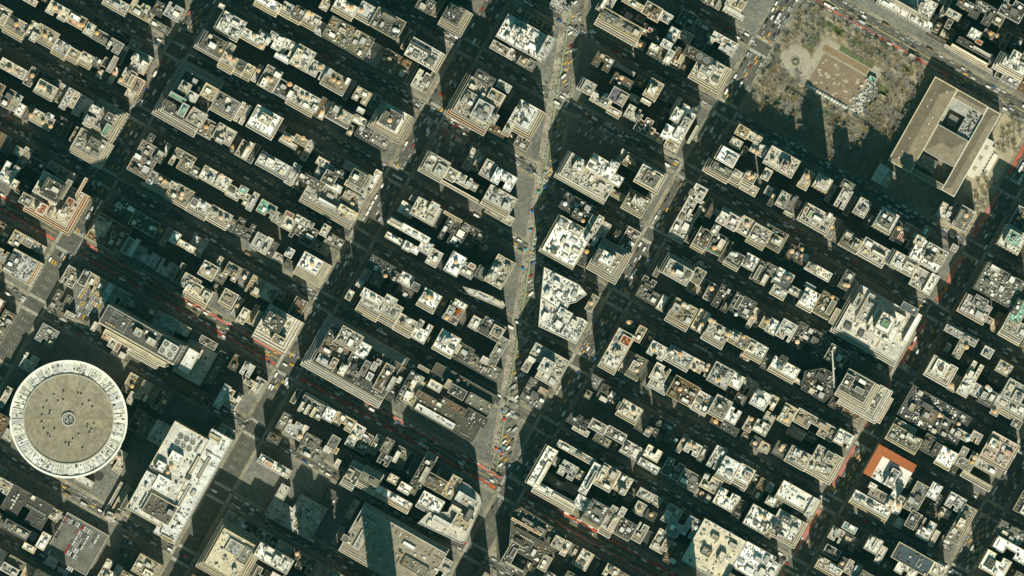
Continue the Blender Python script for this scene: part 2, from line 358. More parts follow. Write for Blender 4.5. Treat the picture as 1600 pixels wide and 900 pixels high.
# ---------------------------------------------------------------- building data, read off 4x enlargements of the photograph
# tile header "T col row"; "x y along-street along-avenue height roofcode [steps]" ; "+" = upper block of the building above it
# "t x y" wooden tank, "s x y" metal tank, "f x y r" fan, "P height code x y x y ..." polygon footprint, "d n" machine density of last
DATA = '''
T 0 0
0 100 90 130 60 C
105 165 125 95 45 T 2S;t 105 155
200 180 45 95 50 L;t 195 168
285 220 130 100 48 T 1S;t 283 222;+ 213 232 45 60 52 W
392 300 70 75 45 T 2S
470 340 60 60 42 C 2S;545 367 88 62 42 C 2S
607 392 45 60 41 G;667 394 48 62 38 D;702 402 34 110 42 C
752 350 60 110 15 W
360 68 135 85 45 C;t 378 70;t 345 50
475 125 118 80 42 P;+ 470 112 70 35 46 Z;t 495 155;t 517 158
556 182 46 80 44 W
638 235 106 72 40 C;t 607 208
712 285 70 78 43 G;790 305 30 30 34 C
700 180 270 46 10 D
725 22 160 66 45 C 1S
882 66 150 92 40 C;+ 925 45 30 18 44 N
986 52 54 86 42 D;1088 75 96 92 45 C
1003 170 120 50 38 G
190 5 90 40 40 P
880 390 105 125 62 W;+ 852 362 50 50 74 C;+ 905 405 40 40 72 W
793 485 74 110 55 L;t 755 500
865 540 54 100 38 P;815 585 60 50 40 C
80 430 180 66 40 C;t 62 435;+ 102 413 18 14 44 N
288 557 130 82 52 C 1S;t 258 540;t 280 550;+ 310 570 30 22 58 D
322 495 120 40 30 D
22 600 120 120 50 L;95 640 54 110 45 T;127 690 50 84 40 C
264 750 145 84 42 T;t 195 722;t 270 765;t 318 790;+ 312 730 48 40 47 Z
640 750 165 145 62 L 3NES;+ 690 735 50 50 68 D;+ 600 690 70 50 66 C;+ 667 812 34 80 64 F;+ 560 760 60 70 66 T
485 850 70 100 45 T
1443 158 150 128 42 Z 1SW;+ 1400 150 30 30 46 L;+ 1470 150 50 30 47 W;1385 38 38 28 45 W
1580 232 110 58 42 W 1S;t 1590 228
1328 272 136 104 46 G 2WS;t 1380 315
1440 300 54 60 40 T
1436 378 96 70 44 C 3S;t 1437 358;t 1465 378
1508 408 56 62 43 D 3S;1560 435 58 62 43 C 3S
1190 620 235 290 42 D 4WSN;+ 1310 578 92 86 58 T;+ 1158 550 70 74 60 T;+ 1200 605 78 60 56 L;+ 1115 612 110 32 66 N;+ 1150 690 46 84 68 N;+ 1060 655 80 40 55 D;+ 1232 735 110 96 56 C;+ 1218 685 26 26 60 P
1420 655 135 106 48 G 2S;+ 1425 628 30 34 53 W
1293 802 76 112 38 B;t 1290 795
1406 842 118 104 42 C;t 1385 845;+ 1372 880 50 30 48 W
T 1 0
78 18 160 62 44 Z 2S;198 52 68 66 43 L 2S
268 82 70 80 42 T 2S;345 116 84 76 42 C 2S;t 330 80;t 352 90
405 180 52 84 25 L
575 235 300 150 33 G;+ 540 192 42 26 38 T;+ 635 208 28 34 38 T
557 42 140 72 52 W 2S;t 575 40;t 597 50;688 66 70 92 50 T 2S;t 662 68
432 28 56 74 40 C
830 152 180 130 60 D;s 868 188;s 887 193;+ 830 110 90 30 64 G
868 408 186 140 28 B;t 803 368;t 833 372
1045 335 205 125 60 C 2E;+ 1030 300 150 18 68 D;+ 1000 345 40 40 66 G
1028 500 80 120 40 C;1085 512 36 140 35 G
1235 82 110 110 95 T 4SE;+ 1238 62 50 48 104 D
1062 28 110 90 50 C
40 242 76 92 43 C 1S;t 35 290;t 65 300;128 262 90 94 43 Z;205 305 78 104 42 W;162 365 100 32 42 W;s 155 350;s 178 358
290 362 110 140 44 C;t 258 408;370 430 72 96 42 C;t 402 420
502 510 152 100 48 T 1S;t 487 500;t 517 515;+ 572 512 26 50 53 Z;+ 462 455 30 50 52 L
662 600 104 88 52 G;+ 655 690 50 34 54 W
84 490 104 146 46 T;t 75 490;t 97 500;+ 50 520 40 60 50 W
168 556 64 104 41 D;t 212 528
302 622 178 104 46 C 2S;t 292 603;t 322 610;+ 215 592 32 50 50 Z;+ 368 678 36 44 50 Z
522 712 140 96 50 G 1S;t 535 730
662 762 78 54 48 Z;820 862 74 24 47 Z
850 745 150 150 92 C 3ESW;+ 842 745 120 112 104 D;t 838 755
735 850 220 110 46 G;t 610 560
50 755 170 145 50 Z 1SE;+ 60 745 80 60 56 C
198 862 70 50 45 C;t 187 860;t 210 868;280 880 90 50 44 T;t 295 865
1395 645 245 250 50 T 3SW R;+ 1430 490 130 60 58 D;+ 1335 620 80 90 56 L;+ 1500 600 96 66 57 T;+ 1415 695 110 120 62 L;+ 1478 735 66 66 60 L
1590 780 50 96 50 C 2S
T 2 0
80 235 325 165 62 Z;+ 215 300 60 150 68 C;+ 25 190 50 50 70 Z;+ 65 220 40 66 72 Z
312 22 130 80 50 L
680 148 290 84 52 T 3S;600 18 76 140 52 T 1W;755 22 140 44 52 C;872 66 96 86 48 B;882 115 76 26 46 R;860 197 96 66 50 C;+ 862 190 30 30 54 R;967 112 66 64 52 L;750 95 150 90 30 D
935 315 146 126 60 C;+ 980 355 40 90 66 Z;+ 890 300 60 40 66 W;+ 965 280 70 50 67 W;1000 212 52 86 55 W
1090 120 100 100 24 D;1095 230 70 64 42 T;1170 225 110 180 30 B;1330 280 150 90 42 L
1232 442 190 150 70 C 2SE;+ 1162 352 184 64 84 D;f 1172 355 20;f 1215 378 20;s 1122 318;+ 1222 432 90 78 80 L
1400 18 120 88 60 C;1385 82 140 34 55 W
570 385 118 92 48 B;640 392 60 40 30 L;686 515 130 82 46 B;t 685 487;700 430 150 26 28 L
475 545 70 80 50 L 2W;560 625 130 74 46 W;+ 578 632 50 44 52 D;s 588 600;660 600 96 90 54 V;640 695 90 36 46 C 1S
753 705 86 84 50 C;775 622 40 42 36 C
883 560 88 122 85 L;+ 877 562 50 60 92 W;845 640 50 26 60 C
960 590 60 80 18 B;935 735 44 150 18 L
1062 775 106 236 60 Z;+ 970 825 56 90 66 Z;+ 1035 830 34 80 67 Z;+ 1085 770 50 70 68 L;+ 1130 840 18 120 64 T;+ 1150 685 50 60 66 K;+ 1030 720 60 90 66 W
75 722 140 160 62 Z 3ES;+ 45 672 24 24 66 D
1435 820 70 70 44 C;1520 865 80 54 42 C;t 1540 855
T 3 0
860 84 390 60 38 Z;930 18 225 118 62 C 1SW;+ 850 40 200 20 66 L;+ 960 35 30 30 68 T
1028 135 34 100 20 L
1130 150 36 60 26 D;1240 30 110 56 45 G;1345 78 150 120 40 D;1430 115 90 66 36 G;1292 215 76 64 46 Z;+ 1318 262 46 28 49 R;1290 300 236 40 44 D;1260 345 260 22 34 W
1260 372 340 22 6 C;1045 235 104 28 9 L
1545 410 160 80 45 Z 3SW W;+ 1540 360 60 80 60 W;1530 60 150 120 50 D;1570 280 90 80 34 D
T 0 1
48 180 84 130 64 Z;95 255 26 60 60 W;112 45 52 56 32 T
345 345 290 240 45 C 3ES R;+ 320 275 170 150 85 C;+ 340 290 120 116 118 D;+ 415 285 30 130 90 G;+ 430 385 46 100 62 R;+ 510 270 20 130 52 R;+ 265 405 56 70 58 R;+ 170 350 80 70 60 G;+ 390 440 60 40 56 W
230 130 110 66 25 D
560 0 190 130 52 T 3SE C;+ 592 -5 76 56 60 G
898 95 130 210 40 B;s 930 115;+ 985 95 50 36 46 G;+ 1005 62 40 30 46 W
1135 102 130 116 38 G;+ 1185 122 46 46 42 L
1345 218 186 92 42 Z;t 1385 200;t 1450 232;+ 1370 220 30 60 46 W;1212 172 46 70 40 L
1492 322 140 76 38 C;+ 1522 288 56 44 44 N
1000 238 118 86 43 G 2S;t 1005 215;t 1030 232
1122 305 138 100 42 C 2S;t 1140 312;t 1133 335;+ 1085 258 50 40 46 C;1248 388 112 84 41 L 2S;s 1272 385;1382 452 130 80 42 T 2S;t 1382 462;1432 500 34 80 36 T
1540 540 120 110 30 D
895 250 34 26 10 W
770 395 150 100 38 D;+ 745 385 40 30 44 T;905 500 176 96 35 D;t 840 490;s 948 525;t 970 530
680 560 230 180 12 B;918 705 162 88 18 L
1092 586 54 76 58 Z;1170 642 104 40 55 Z;1232 640 100 110 22 L
1190 868 118 90 46 C;1302 792 104 100 46 L;s 1300 800;1385 822 66 100 40 G;1450 800 96 100 46 C
140 770 150 160 48 L 2E P;f 125 810 12;f 140 790 12;f 155 770 12;12 700 70 80 42 C
440 830 90 120 12 G
T 1 1
110 128 210 84 44 C 1SE;+ 90 112 50 36 49 Z;200 -5 120 34 40 C
500 310 360 230 40 C 3S;+ 345 235 170 60 46 B;+ 460 215 84 84 54 D;+ 525 183 70 46 55 D;+ 645 232 138 132 66 T;+ 640 218 104 90 69 G;+ 620 290 110 34 60 D;+ 580 312 54 66 58 P;+ 490 268 110 50 52 Z;+ 575 425 130 50 50 C;+ 445 372 124 24 48 Z;+ 550 355 70 30 46 D;735 232 44 150 35 C
410 112 66 50 46 C;f 400 105 9;f 420 115 9;f 405 125 9;472 145 34 28 46 L
65 405 108 86 44 N;148 470 50 72 42 L;203 498 66 84 42 C;+ 210 440 60 30 46 R;280 480 84 54 40 C;345 508 30 40 38 L;430 540 46 76 40 T
300 560 150 120 30 D;210 680 50 60 38 W;490 610 110 74 30 T
340 748 136 104 52 W 4SE C;t 352 752
1110 132 116 130 48 T 1WS;1186 168 40 70 46 C;1222 193 60 80 43 L;1300 230 84 70 43 L;1265 292 300 22 38 P;1362 268 44 50 40 C
1445 155 66 112 52 T;1560 228 120 100 58 Z;1525 345 190 110 58 L 3S
978 340 34 34 32 L;940 408 94 78 30 W;+ 945 420 30 30 34 Z;1075 430 134 124 44 C;+ 1110 400 60 70 49 L;t 1020 490
955 540 286 50 46 Z;860 590 110 42 46 Z;950 642 44 60 46 Z;1050 640 60 80 46 Z;990 660 60 50 46 Z;832 490 36 54 20 F
1235 548 140 160 32 D;+ 1312 520 44 44 40 T;+ 1230 455 130 20 36 T
1400 620 140 140 14 D
1118 715 66 104 40 C;1243 750 96 138 46 Z;t 1250 738;1322 790 66 84 40 C;+ 1350 762 44 30 44 R
1525 800 120 190 52 T;+ 1488 800 50 110 58 L
782 768 170 84 36 G;t 810 825;870 830 40 66 36 G;942 850 84 78 38 C;650 872 44 50 40 L;1408 805 44 84 45 C
T 2 1
480 205 330 160 48 C 2SW W;+ 560 150 180 110 66 Z;+ 640 220 100 70 62 Z;+ 640 130 60 40 72 Z;+ 520 165 60 50 76 Z;+ 420 130 60 80 58 W;+ 600 200 40 80 74 W
750 112 104 84 36 B;t 745 115;t 765 125
868 215 136 112 88 C 1SEN;+ 870 222 92 86 90 G;t 885 182
782 362 146 108 68 C 2S;+ 790 360 80 60 72 L;860 335 44 60 40 L;s 720 280;t 698 268
640 310 150 44 42 C
345 610 230 250 44 Z 1SW;+ 320 500 60 40 48 C;+ 400 545 80 50 48 C;+ 400 670 50 30 48 W;400 392 190 110 40 D;+ 410 440 64 64 50 D;s 332 375;548 520 120 96 50 L;+ 535 500 40 110 56 L;t 443 480;500 590 70 70 52 L;735 595 90 140 30 C
590 722 170 140 66 T 3SEN;+ 592 718 88 82 72 Z;+ 540 700 40 90 70 G
1165 308 86 100 42 L;+ 1185 310 36 30 46 C;1088 470 110 300 18 L;+ 1110 430 20 50 22 Z
1350 82 120 96 46 Z 1W;1312 160 130 50 43 C 3SW;1412 195 66 56 42 C 3S;1490 205 76 66 43 L 3S;t 1478 185;t 1505 205;t 1483 212;1560 42 140 74 42 C;t 1510 38;t 1535 50;1592 190 54 74 40 L;1400 -4 76 60 40 L
1355 475 116 96 48 P 1N;1275 425 26 36 30 C;1272 535 44 70 40 L
1190 588 84 122 42 L 2S;1288 620 84 116 38 C 1S N;t 1265 650
1470 520 50 114 38 C;t 1470 505;1558 572 104 110 40 T 2S
1393 715 100 84 41 D 2S;s 1375 685;s 1398 692;1490 738 86 92 42 Z;1553 800 60 136 42 G 1W
1035 800 164 106 47 T 2WN;t 1010 800;+ 1045 810 50 34 54 W;1165 828 66 100 35 L;850 870 90 70 18 D
T 3 1
85 112 206 124 52 W;t 8 90;t 30 105;+ 110 130 60 50 57 P;5 292 44 54 30 W
342 245 100 92 103 C;+ 342 243 60 56 112 P;+ 342 242 34 32 118 C
80 340 34 100 52 C;150 372 40 112 56 B;t 175 312;128 435 60 24 45 T
472 340 70 130 44 C;500 258 82 54 58 G;t 428 402
305 462 184 112 48 C 1SEW;t 270 370;+ 385 452 28 40 54 Z;+ 238 412 26 40 52 R;+ 262 440 20 50 50 F;+ 310 470 60 30 53 W
590 398 84 110 72 C
742 475 120 124 104 Z 1S;+ 742 475 88 92 108 G
515 602 112 96 44 G 1S
668 675 176 112 44 C 1S;f 682 612 10;f 708 606 10;f 722 628 10;f 700 640 9;+ 690 690 90 22 48 W
852 752 166 104 52 L 2W;f 925 770 14
870 572 96 142 36 R
1002 692 200 142 118 Z;+ 1045 690 140 100 122 T;+ 1012 712 56 46 127 D;+ 945 605 60 60 126 C;988 570 22 110 60 F
1165 650 44 44 15 T
1530 598 150 140 60 L;+ 1532 592 92 86 84 N;+ 1530 592 20 20 88 D
1440 880 250 190 46 G;+ 1420 780 60 30 50 C
30 580 140 120 42 D 1SE;210 690 90 120 25 D;t 215 660;t 215 700
322 800 156 62 42 W;98 845 100 110 42 Z;t 125 835;5 780 54 72 40 C;262 893 70 34 42 W
492 850 66 120 41 G;t 480 880;t 500 885
T 0 2
882 290 528 122 225 D 1NS D 1.2;+ 865 278 50 46 232 L;+ 945 335 56 40 232 L;+ 1052 383 104 92 233 L;f 1039 347 21;f 1086 376 21;f 1012 387 21;f 1060 414 21;d 0.15
842 376 430 34 205 C;d 0;905 428 200 34 170 C;d 0;885 452 200 14 120 C;d 0
668 300 54 50 20 P;700 345 40 60 20 W;770 395 120 100 14 G;740 372 20 60 17 R
1212 462 190 230 12 C;d 0.15;+ 1185 455 76 148 38 Z;+ 1232 452 12 150 22 C;1362 510 90 230 12 C;d .3;+ 1345 520 44 180 15 G;+ 1395 505 10 200 17 T
1150 610 330 60 8 G;d 0.2
1385 678 46 160 42 Z;1455 700 84 110 38 C;+ 1450 745 40 30 42 K
1545 510 70 84 44 L;1560 590 70 40 40 L
1240 25 170 90 46 C 2S;1430 62 96 90 42 L 1S;1520 175 54 100 32 W
20 235 80 190 18 G;370 95 100 150 8 G;d .4;438 172 60 40 14 T;590 240 30 60 14 C
T 1 2
125 225 190 180 40 C 3SE C 3.2;+ 118 215 120 100 70 D;+ 125 212 96 80 78 L;+ 140 325 80 56 50 T;262 122 84 116 22 L
630 470 500 260 38 D 4WSN;+ 500 372 180 160 46 B;+ 442 442 104 90 45 C;+ 585 320 150 116 62 T;+ 668 388 84 96 58 Z;+ 620 480 110 120 50 D;+ 682 500 40 100 62 B;+ 545 510 44 74 56 W;+ 488 470 40 70 52 R;+ 768 462 36 34 56 L;+ 740 490 36 56 58 L;+ 712 552 38 50 58 L;+ 800 560 66 180 50 B;+ 845 600 30 100 54 L;f 768 460 11;f 735 490 12;f 712 552 12;f 745 478 9
905 580 70 290 30 D;d .4;940 615 44 210 44 D;985 650 70 170 42 C;+ 1020 565 60 40 46 C
1240 715 440 330 40 D;d .5;+ 1120 612 90 54 47 C;+ 1260 650 110 66 50 D;+ 1392 720 160 74 48 G;+ 1070 690 150 46 48 B;+ 1235 742 170 50 50 B;+ 1120 802 270 40 43 Z;+ 1375 812 150 70 48 D;+ 1145 730 34 24 50 Z;f 1105 605 12;f 1130 620 12;+ 1050 505 80 24 52 T;+ 1200 600 30 60 52 T
730 90 150 96 62 L 4S;+ 725 55 140 60 66 Z;845 135 120 96 52 C 4S;+ 840 80 80 60 56 L;585 45 40 66 50 W
930 212 94 76 43 T 3S;s 960 205;s 985 220;1040 275 90 130 41 Z
1088 68 122 100 50 Z 2S;t 1080 55;t 1100 65;1235 158 104 124 46 R;t 1192 185;1275 105 90 44 48 Z;1360 215 44 84 38 C;t 1360 293
1185 338 118 130 50 Z 1S;+ 1190 330 50 50 55 Z;1290 398 130 96 38 D;1480 262 138 110 37 D
1385 475 310 90 33 G;d .5;1510 400 62 200 33 G;d .5;+ 1430 452 50 44 40 P
P 42 C 1290 -10 1400 20 1540 80 1560 110 1540 130 1330 40
925 28 110 70 25 L
345 745 150 100 38 G 1N;+ 282 742 18 66 42 C;+ 320 758 18 66 42 C;+ 358 775 18 66 42 C;455 790 60 84 42 Z;545 835 110 84 36 L;640 895 60 80 36 W
12 620 70 120 30 C
T 1 3
110 42 80 54 32 C;360 110 180 150 30 G;485 65 60 84 45 L;490 112 50 40 40 T;510 195 30 50 36 C
600 40 50 110 32 L;680 70 60 130 25 G;820 88 60 100 42 T;800 170 70 70 40 D;905 170 60 140 20 G
115 215 220 60 30 C;+ 80 200 60 30 34 P;250 500 330 230 8 L;d 1.6;465 435 130 140 6 D;d .2
600 272 84 96 66 D 3SN;712 305 120 66 66 G 3SN;f 690 290 12;d .6;842 400 290 50 40 Z 2S;930 352 80 60 44 Z;1035 255 66 190 80 D 3N;1130 325 110 90 78 G;f 1095 318 9;f 1115 330 9;f 1135 342 9;f 1155 354 9;1095 440 150 90 50 Z 2S;1225 345 64 150 62 T
P 44 C 1270 300 1330 330 1400 400 1410 450 1310 690 1280 698 1010 570 1080 500 1200 500;d .5;+ 1318 430 100 60 56 T;+ 1290 560 110 90 56 T;+ 1270 400 34 60 60 L;+ 1160 560 120 34 52 L;+ 1330 520 36 80 60 G;+ 1250 480 70 30 58 C
110 790 240 100 74 Z;+ 130 800 46 56 80 C;f 120 815 9
860 740 600 290 46 T 2SN;d .4;+ 690 575 100 60 52 T;+ 655 672 44 130 50 L;+ 560 665 44 44 52 G;+ 992 840 170 70 50 G;+ 955 712 84 28 50 Z;f 672 632 11;f 660 655 11;f 648 680 11;f 638 704 11;f 626 728 11
1150 835 120 120 38 T
T 2 2
P 44 Z 200 -132 420 -20 470 40 400 90 360 100 330 160 180 60
P 40 W 180 62 330 160 440 190 475 215 400 350 165 240
500 95 50 110 30 T;t 495 95;+ 330 160 90 50 48 L
215 490 84 90 66 L;P 46 C 150 340 340 460 290 590 110 540;P 36 G 105 580 245 625 180 755 80 710;+ 195 645 60 36 42 P
660 385 118 250 50 C 2S;t 730 275;+ 710 330 66 60 55 R;+ 655 402 44 40 56 C;798 288 54 104 45 T
782 492 90 138 48 T 1S;t 780 515
905 390 104 92 45 C;t 888 385
1068 150 154 124 46 T 3S;t 1073 105;s 1097 118
1325 65 110 150 36 L;1440 112 144 124 46 D;s 1400 165;+ 1415 90 30 90 50 D
1278 278 142 108 45 C 2S;t 1240 202;t 1262 212;t 1350 290;1430 330 100 88 42 L;t 1447 307;1530 385 124 90 42 Z 2S;1460 425 66 50 24 P
1578 218 46 74 44 C;t 1595 210
1055 440 136 94 43 L 1S;t 1053 415;1188 502 100 76 41 C;t 1140 510;t 1228 485;t 1217 510;1300 545 120 134 46 C;t 1293 575;+ 1320 530 40 40 50 D;1412 588 56 92 42 Z;1350 590 34 110 18 L
925 535 104 110 36 L;905 612 110 60 30 L;1068 645 158 140 44 B;t 1050 632;+ 1082 705 50 26 46 Z
1195 725 90 132 42 C;1302 742 108 124 46 T 1S;+ 1310 740 60 60 50 G;1384 800 70 96 42 Z
1560 700 94 112 45 Z;1480 620 90 100 18 G
740 772 134 100 52 C 1S;t 762 777;+ 676 738 34 50 56 D
415 832 140 76 42 L;525 860 84 66 42 C
520 590 84 80 15 G;600 680 130 120 18 D;960 855 110 60 36 D
1480 850 50 96 30 T;t 1498 820;1570 880 70 80 40 C;850 45 140 80 24 G
T 2 3
190 220 76 270 47 Z 1W;+ 195 260 26 170 50 W;400 130 260 44 46 C;270 400 290 50 45 Z 2S;350 240 110 96 42 L;+ 312 218 34 14 46 N;485 290 50 210 46 C
430 440 76 84 48 Z
590 285 100 150 46 T;t 627 345;700 330 76 112 45 C;+ 690 372 36 40 55 L
530 505 114 130 52 L 2S;622 548 76 170 50 C 2S;715 605 92 104 54 D 1S;+ 690 500 40 60 54 C
830 392 94 60 26 L;905 432 60 60 20 G;800 478 70 80 22 G;1000 520 100 120 40 L;1000 600 60 90 42 L;935 685 100 140 18 G;1025 765 76 150 24 L
880 135 104 80 36 W;860 215 130 50 36 W;s 957 158;742 112 120 90 30 G
1005 232 120 110 30 D;1105 300 104 110 30 G
650 18 120 66 42 T;430 -10 110 40 40 C;1000 40 90 70 26 D
1130 102 100 80 44 C;t 1110 75;t 1140 90
1278 160 70 144 43 C;1348 228 94 132 46 Z 1S;s 1350 210;1457 268 96 110 43 Z 3S;t 1392 160;t 1210 215
1245 325 100 96 38 C;1342 425 128 112 40 Z;+ 1400 420 40 50 44 C
1125 600 90 130 40 L;s 1152 600
1265 745 300 300 46 C;d .35;+ 1215 750 60 50 50 G;+ 1310 780 40 60 52 W;+ 1380 710 50 30 50 T;+ 1270 660 50 30 50 T
1515 815 210 190 42 Z;d 1.5
1540 545 150 140 43 Z;t 1557 525;t 1580 540
P 46 D 0 500 60 470 340 650 300 740 120 800 -20 720;+ 90 590 210 16 52 R;+ 130 595 170 50 50 G;+ 110 650 200 20 49 D;+ 285 690 66 76 54 C
-10 760 60 150 42 D;110 770 150 46 40 G;30 860 130 60 40 G;+ 10 840 140 12 44 R;205 820 60 100 40 T
450 800 84 120 25 L;620 875 90 80 40 C
T 3 2
70 22 100 54 43 L 1S;162 18 74 50 41 L;248 65 72 120 44 Z 1S
370 105 96 140 44 G 1S;t 402 58
690 225 430 320 34 W 2SW;+ 560 80 40 90 50 L;+ 630 130 90 180 40 T;+ 672 150 24 190 46 Z;+ 740 230 170 200 40 W;+ 728 220 96 116 62 Z;+ 728 225 50 50 65 F;+ 880 130 110 50 46 K;+ 900 250 30 200 42 Z;d .5
30 242 64 96 42 Z;110 262 84 120 45 T
270 335 200 160 20 D;t 183 337
100 498 168 80 46 Z 2S;+ 95 450 50 50 52 D;t 190 520;200 590 40 30 36 C
430 425 120 110 38 D;t 402 497;t 455 485
P 48 D 205 630 230 520 350 500 440 550 400 670 350 715
552 612 184 146 84 D 3SE C 2.4;+ 500 580 60 80 90 D;+ 570 640 60 34 91 G;600 655 230 190 62 C 3SE C 2.4;625 690 230 150 42 C 2SE C 2.4
115 788 76 124 41 G;t 115 825;20 712 70 90 42 C
300 860 230 96 36 L
1298 128 168 116 46 P 1SW;+ 1325 90 90 70 52 G;1420 30 54 70 46 C;1390 205 34 40 32 C
1575 150 70 150 66 N;1545 250 150 96 48 C 3S
1205 298 220 44 46 C 1N N;1205 372 56 140 42 C;t 1240 370
1078 512 158 130 52 C 1SE;+ 1080 500 90 90 56 Z;+ 1080 505 30 30 60 B
1262 570 74 230 42 C;1372 402 66 64 48 T;1305 640 56 80 44 W;1372 682 84 104 44 G;t 1330 440;t 1377 555;t 1370 620;s 1385 635
1476 502 94 78 42 L;t 1490 520;t 1480 500
1540 650 136 130 48 L;1525 735 200 80 38 C 3S
1040 800 420 210 33 D;+ 900 745 30 44 40 C;+ 1010 795 90 90 40 B;+ 995 740 70 30 42 G;+ 1110 840 60 60 40 G;t 1070 795;t 1092 802;t 1190 850
850 878 150 70 36 C
T 3 3
478 45 106 96 44 W
80 112 84 92 42 C;t 92 90;t 80 108;180 152 96 100 46 C 1S;+ 185 130 46 40 51 Z
350 190 150 164 46 C 2SE;s 272 217;+ 385 150 50 50 50 D;+ 335 170 10 60 58 W
188 412 262 110 48 Z 1SE;d .4;+ 270 470 36 130 50 W;20 432 64 60 42 Z
120 590 160 150 46 Z 2SE;+ 75 655 44 26 50 R;+ 60 600 50 40 50 D;+ 110 550 60 40 50 G
690 392 120 60 30 L;655 340 50 40 32 W;648 452 262 66 30 Z 2S;795 440 90 130 34 Z;t 815 460;+ 830 415 40 30 50 G
928 410 50 190 40 T;1042 372 66 100 42 Z;988 612 90 130 46 Z;905 550 66 110 42 D 1E R;1015 480 110 80 15 D
1172 440 110 96 44 L;1205 575 76 250 46 C 1E;+ 1205 570 40 60 52 Z;1115 700 90 80 15 L
850 38 206 96 42 C 1S;+ 900 40 80 40 46 W;1030 90 100 116 40 D;1112 158 96 112 42 Z 1S;t 1130 130
1242 172 84 130 42 C;t 1290 160;t 1275 190;t 1290 185;1305 300 210 30 36 C 1S
1445 112 180 170 48 P 1SE;+ 1408 72 52 62 52 Z;1372 225 120 60 41 L
1215 20 90 54 40 C;s 1250 45;t 1275 50
425 640 76 84 38 L;510 600 92 46 42 N;+ 525 600 40 30 46 Z;510 690 100 90 22 G;660 705 92 100 46 Z;+ 672 700 20 70 50 T
400 752 104 66 30 G;385 845 168 70 38 C 1S;530 855 96 90 42 P
895 790 230 110 74 K;d .2;862 870 140 70 50 W;1065 868 80 80 45 C
1515 640 180 110 40 G;+ 1480 630 40 20 44 W;1520 740 230 84 48 Z;d .4;1420 830 170 130 52 Z;+ 1390 825 50 60 56 D;d .5
0 860 110 130 42 Z
T 0 3
15 335 70 80 42 C;170 470 280 170 32 D;d .15;+ 208 412 26 26 36 W;350 522 54 72 30 C
100 610 170 66 42 C;182 725 84 40 36 C;270 682 60 106 38 Z;t 205 665;t 252 760;60 862 110 56 35 T
915 850 156 124 44 T;f 915 880 10;f 935 890 10;+ 925 885 60 40 48 W
1440 770 235 260 54 C 3NEWS;d .3;+ 1465 725 100 84 60 L;+ 1532 770 56 110 58 G;f 1445 720 13;f 1465 700 13;f 1470 745 13;f 1490 720 13
690 530 54 50 12 T;750 515 40 60 14 T;735 430 16 240 8 T;d 0
1048 264 246 620 118 W;d .45;+ 1204 340 150 740 112 Z;+ 1000 480 190 130 122 B;+ 1100 160 80 60 126 Z;+ 1005 215 62 60 125 Z;+ 925 300 70 100 124 W;+ 1012 325 90 96 126 Z;+ 1180 285 26 26 122 D;+ 1205 230 20 170 114 T;+ 1270 230 20 150 114 T;+ 1150 400 20 150 114 T;+ 1340 40 80 30 114 T;+ 1045 665 80 26 114 T;f 1129 28 20;f 1165 46 20;f 1202 66 20;f 1108 65 20;f 1144 85 20;f 1181 106 20;t 1050 252;t 1072 218

T 1 3
800 1070 120 130 185 C;420 1120 200 120 150 G
T 2 3
1110 1100 110 130 200 C;+ 1110 1100 60 80 260 L
'''
def parse():
    tx = ty = 0; cur = None
    for ln in DATA.strip().split('\n'):
        for e in ln.split(';'):
            a = e.split()
            if not a: continue
            if a[0] == 'T': tx, ty = int(a[1])*400, int(a[2])*225; continue
            if a[0] in 'tsf' and len(a[0]) == 1:
                x, y = tx+float(a[1])/4, ty+float(a[2])/4; u, v = uv(x, y); best = None
                for b in BLD:
                    if abs(u-b.uc) < b.wu/2+1 and abs(v-b.vc) < b.wv/2+1:
                        q = abs(u-b.uc)+abs(v-b.vc)
                        if best is None or q < best[0]: best = (q, b)
                if not best: print('no roof for', e, tx, ty); continue
                b = best[1]; lx, ly = (u-b.uc)*SC, (v-b.vc)*SC
                if a[0] == 'f': b.fans.append((lx, ly, float(a[3])/4*SC))
                else: b.tanks.append((lx, ly, 0 if a[0] == 't' else 1))
                continue
            if a[0] == 'd': cur.dens = float(a[1]); continue
            if a[0] == 'P':
                h = float(a[1]); c = a[2]; q = [float(z) for z in a[3:]]
                pts = [(tx+q[i]/4, ty+q[i+1]/4) for i in range(0, len(q), 2)]; U = [uv(*p) for p in pts]
                cur = new_building(min(p[0] for p in U), min(p[1] for p in U), max(p[0] for p in U), max(p[1] for p in U), h, c, poly=pts)
                defaults(cur); continue
            sub = a[0] == '+'
            if sub: a = a[1:]
            x, y, wu, wv, h = tx+float(a[0])/4, ty+float(a[1])/4, float(a[2])/4, float(a[3])/4, float(a[4]); c = a[5]
            u, v = uv(x, y)
            if sub:
                b = cur; lx, ly = (u-b.uc)*SC, (v-b.vc)*SC; P = rect(lx, ly, wu*SC, wv*SC)
                if min(P[2][0]-P[0][0], P[2][1]-P[0][1]) < 2: continue
                z0 = b.h-.05 if inpoly(lx, ly, b.P) else 0
                h = h*1.2 if h < 74 else h
                if inpoly(lx, ly, b.P) and h < b.h+2: h = b.h+3
                b.subs.append((P, z0, h+jit(), c))
            else:
                cur = new_building(u-wu/2, v-wv/2, u+wu/2, v+wv/2, h, c); defaults(cur)
                if len(a) > 6:
                    s = a[6]; cur.nst = int(s[0]); cur.steps = s[1:]; 
                    if len(a) > 7: cur.stc = a[7]
                    if len(a) > 8: cur.tw = float(a[8])
def defaults(b):
    b.back = False; b.subs = []; b.tanks = []; b.fans = []; b.dens = 1.5; b.tw = 2.3; b.stc = 'T'; b.ts = 1.15
parse()
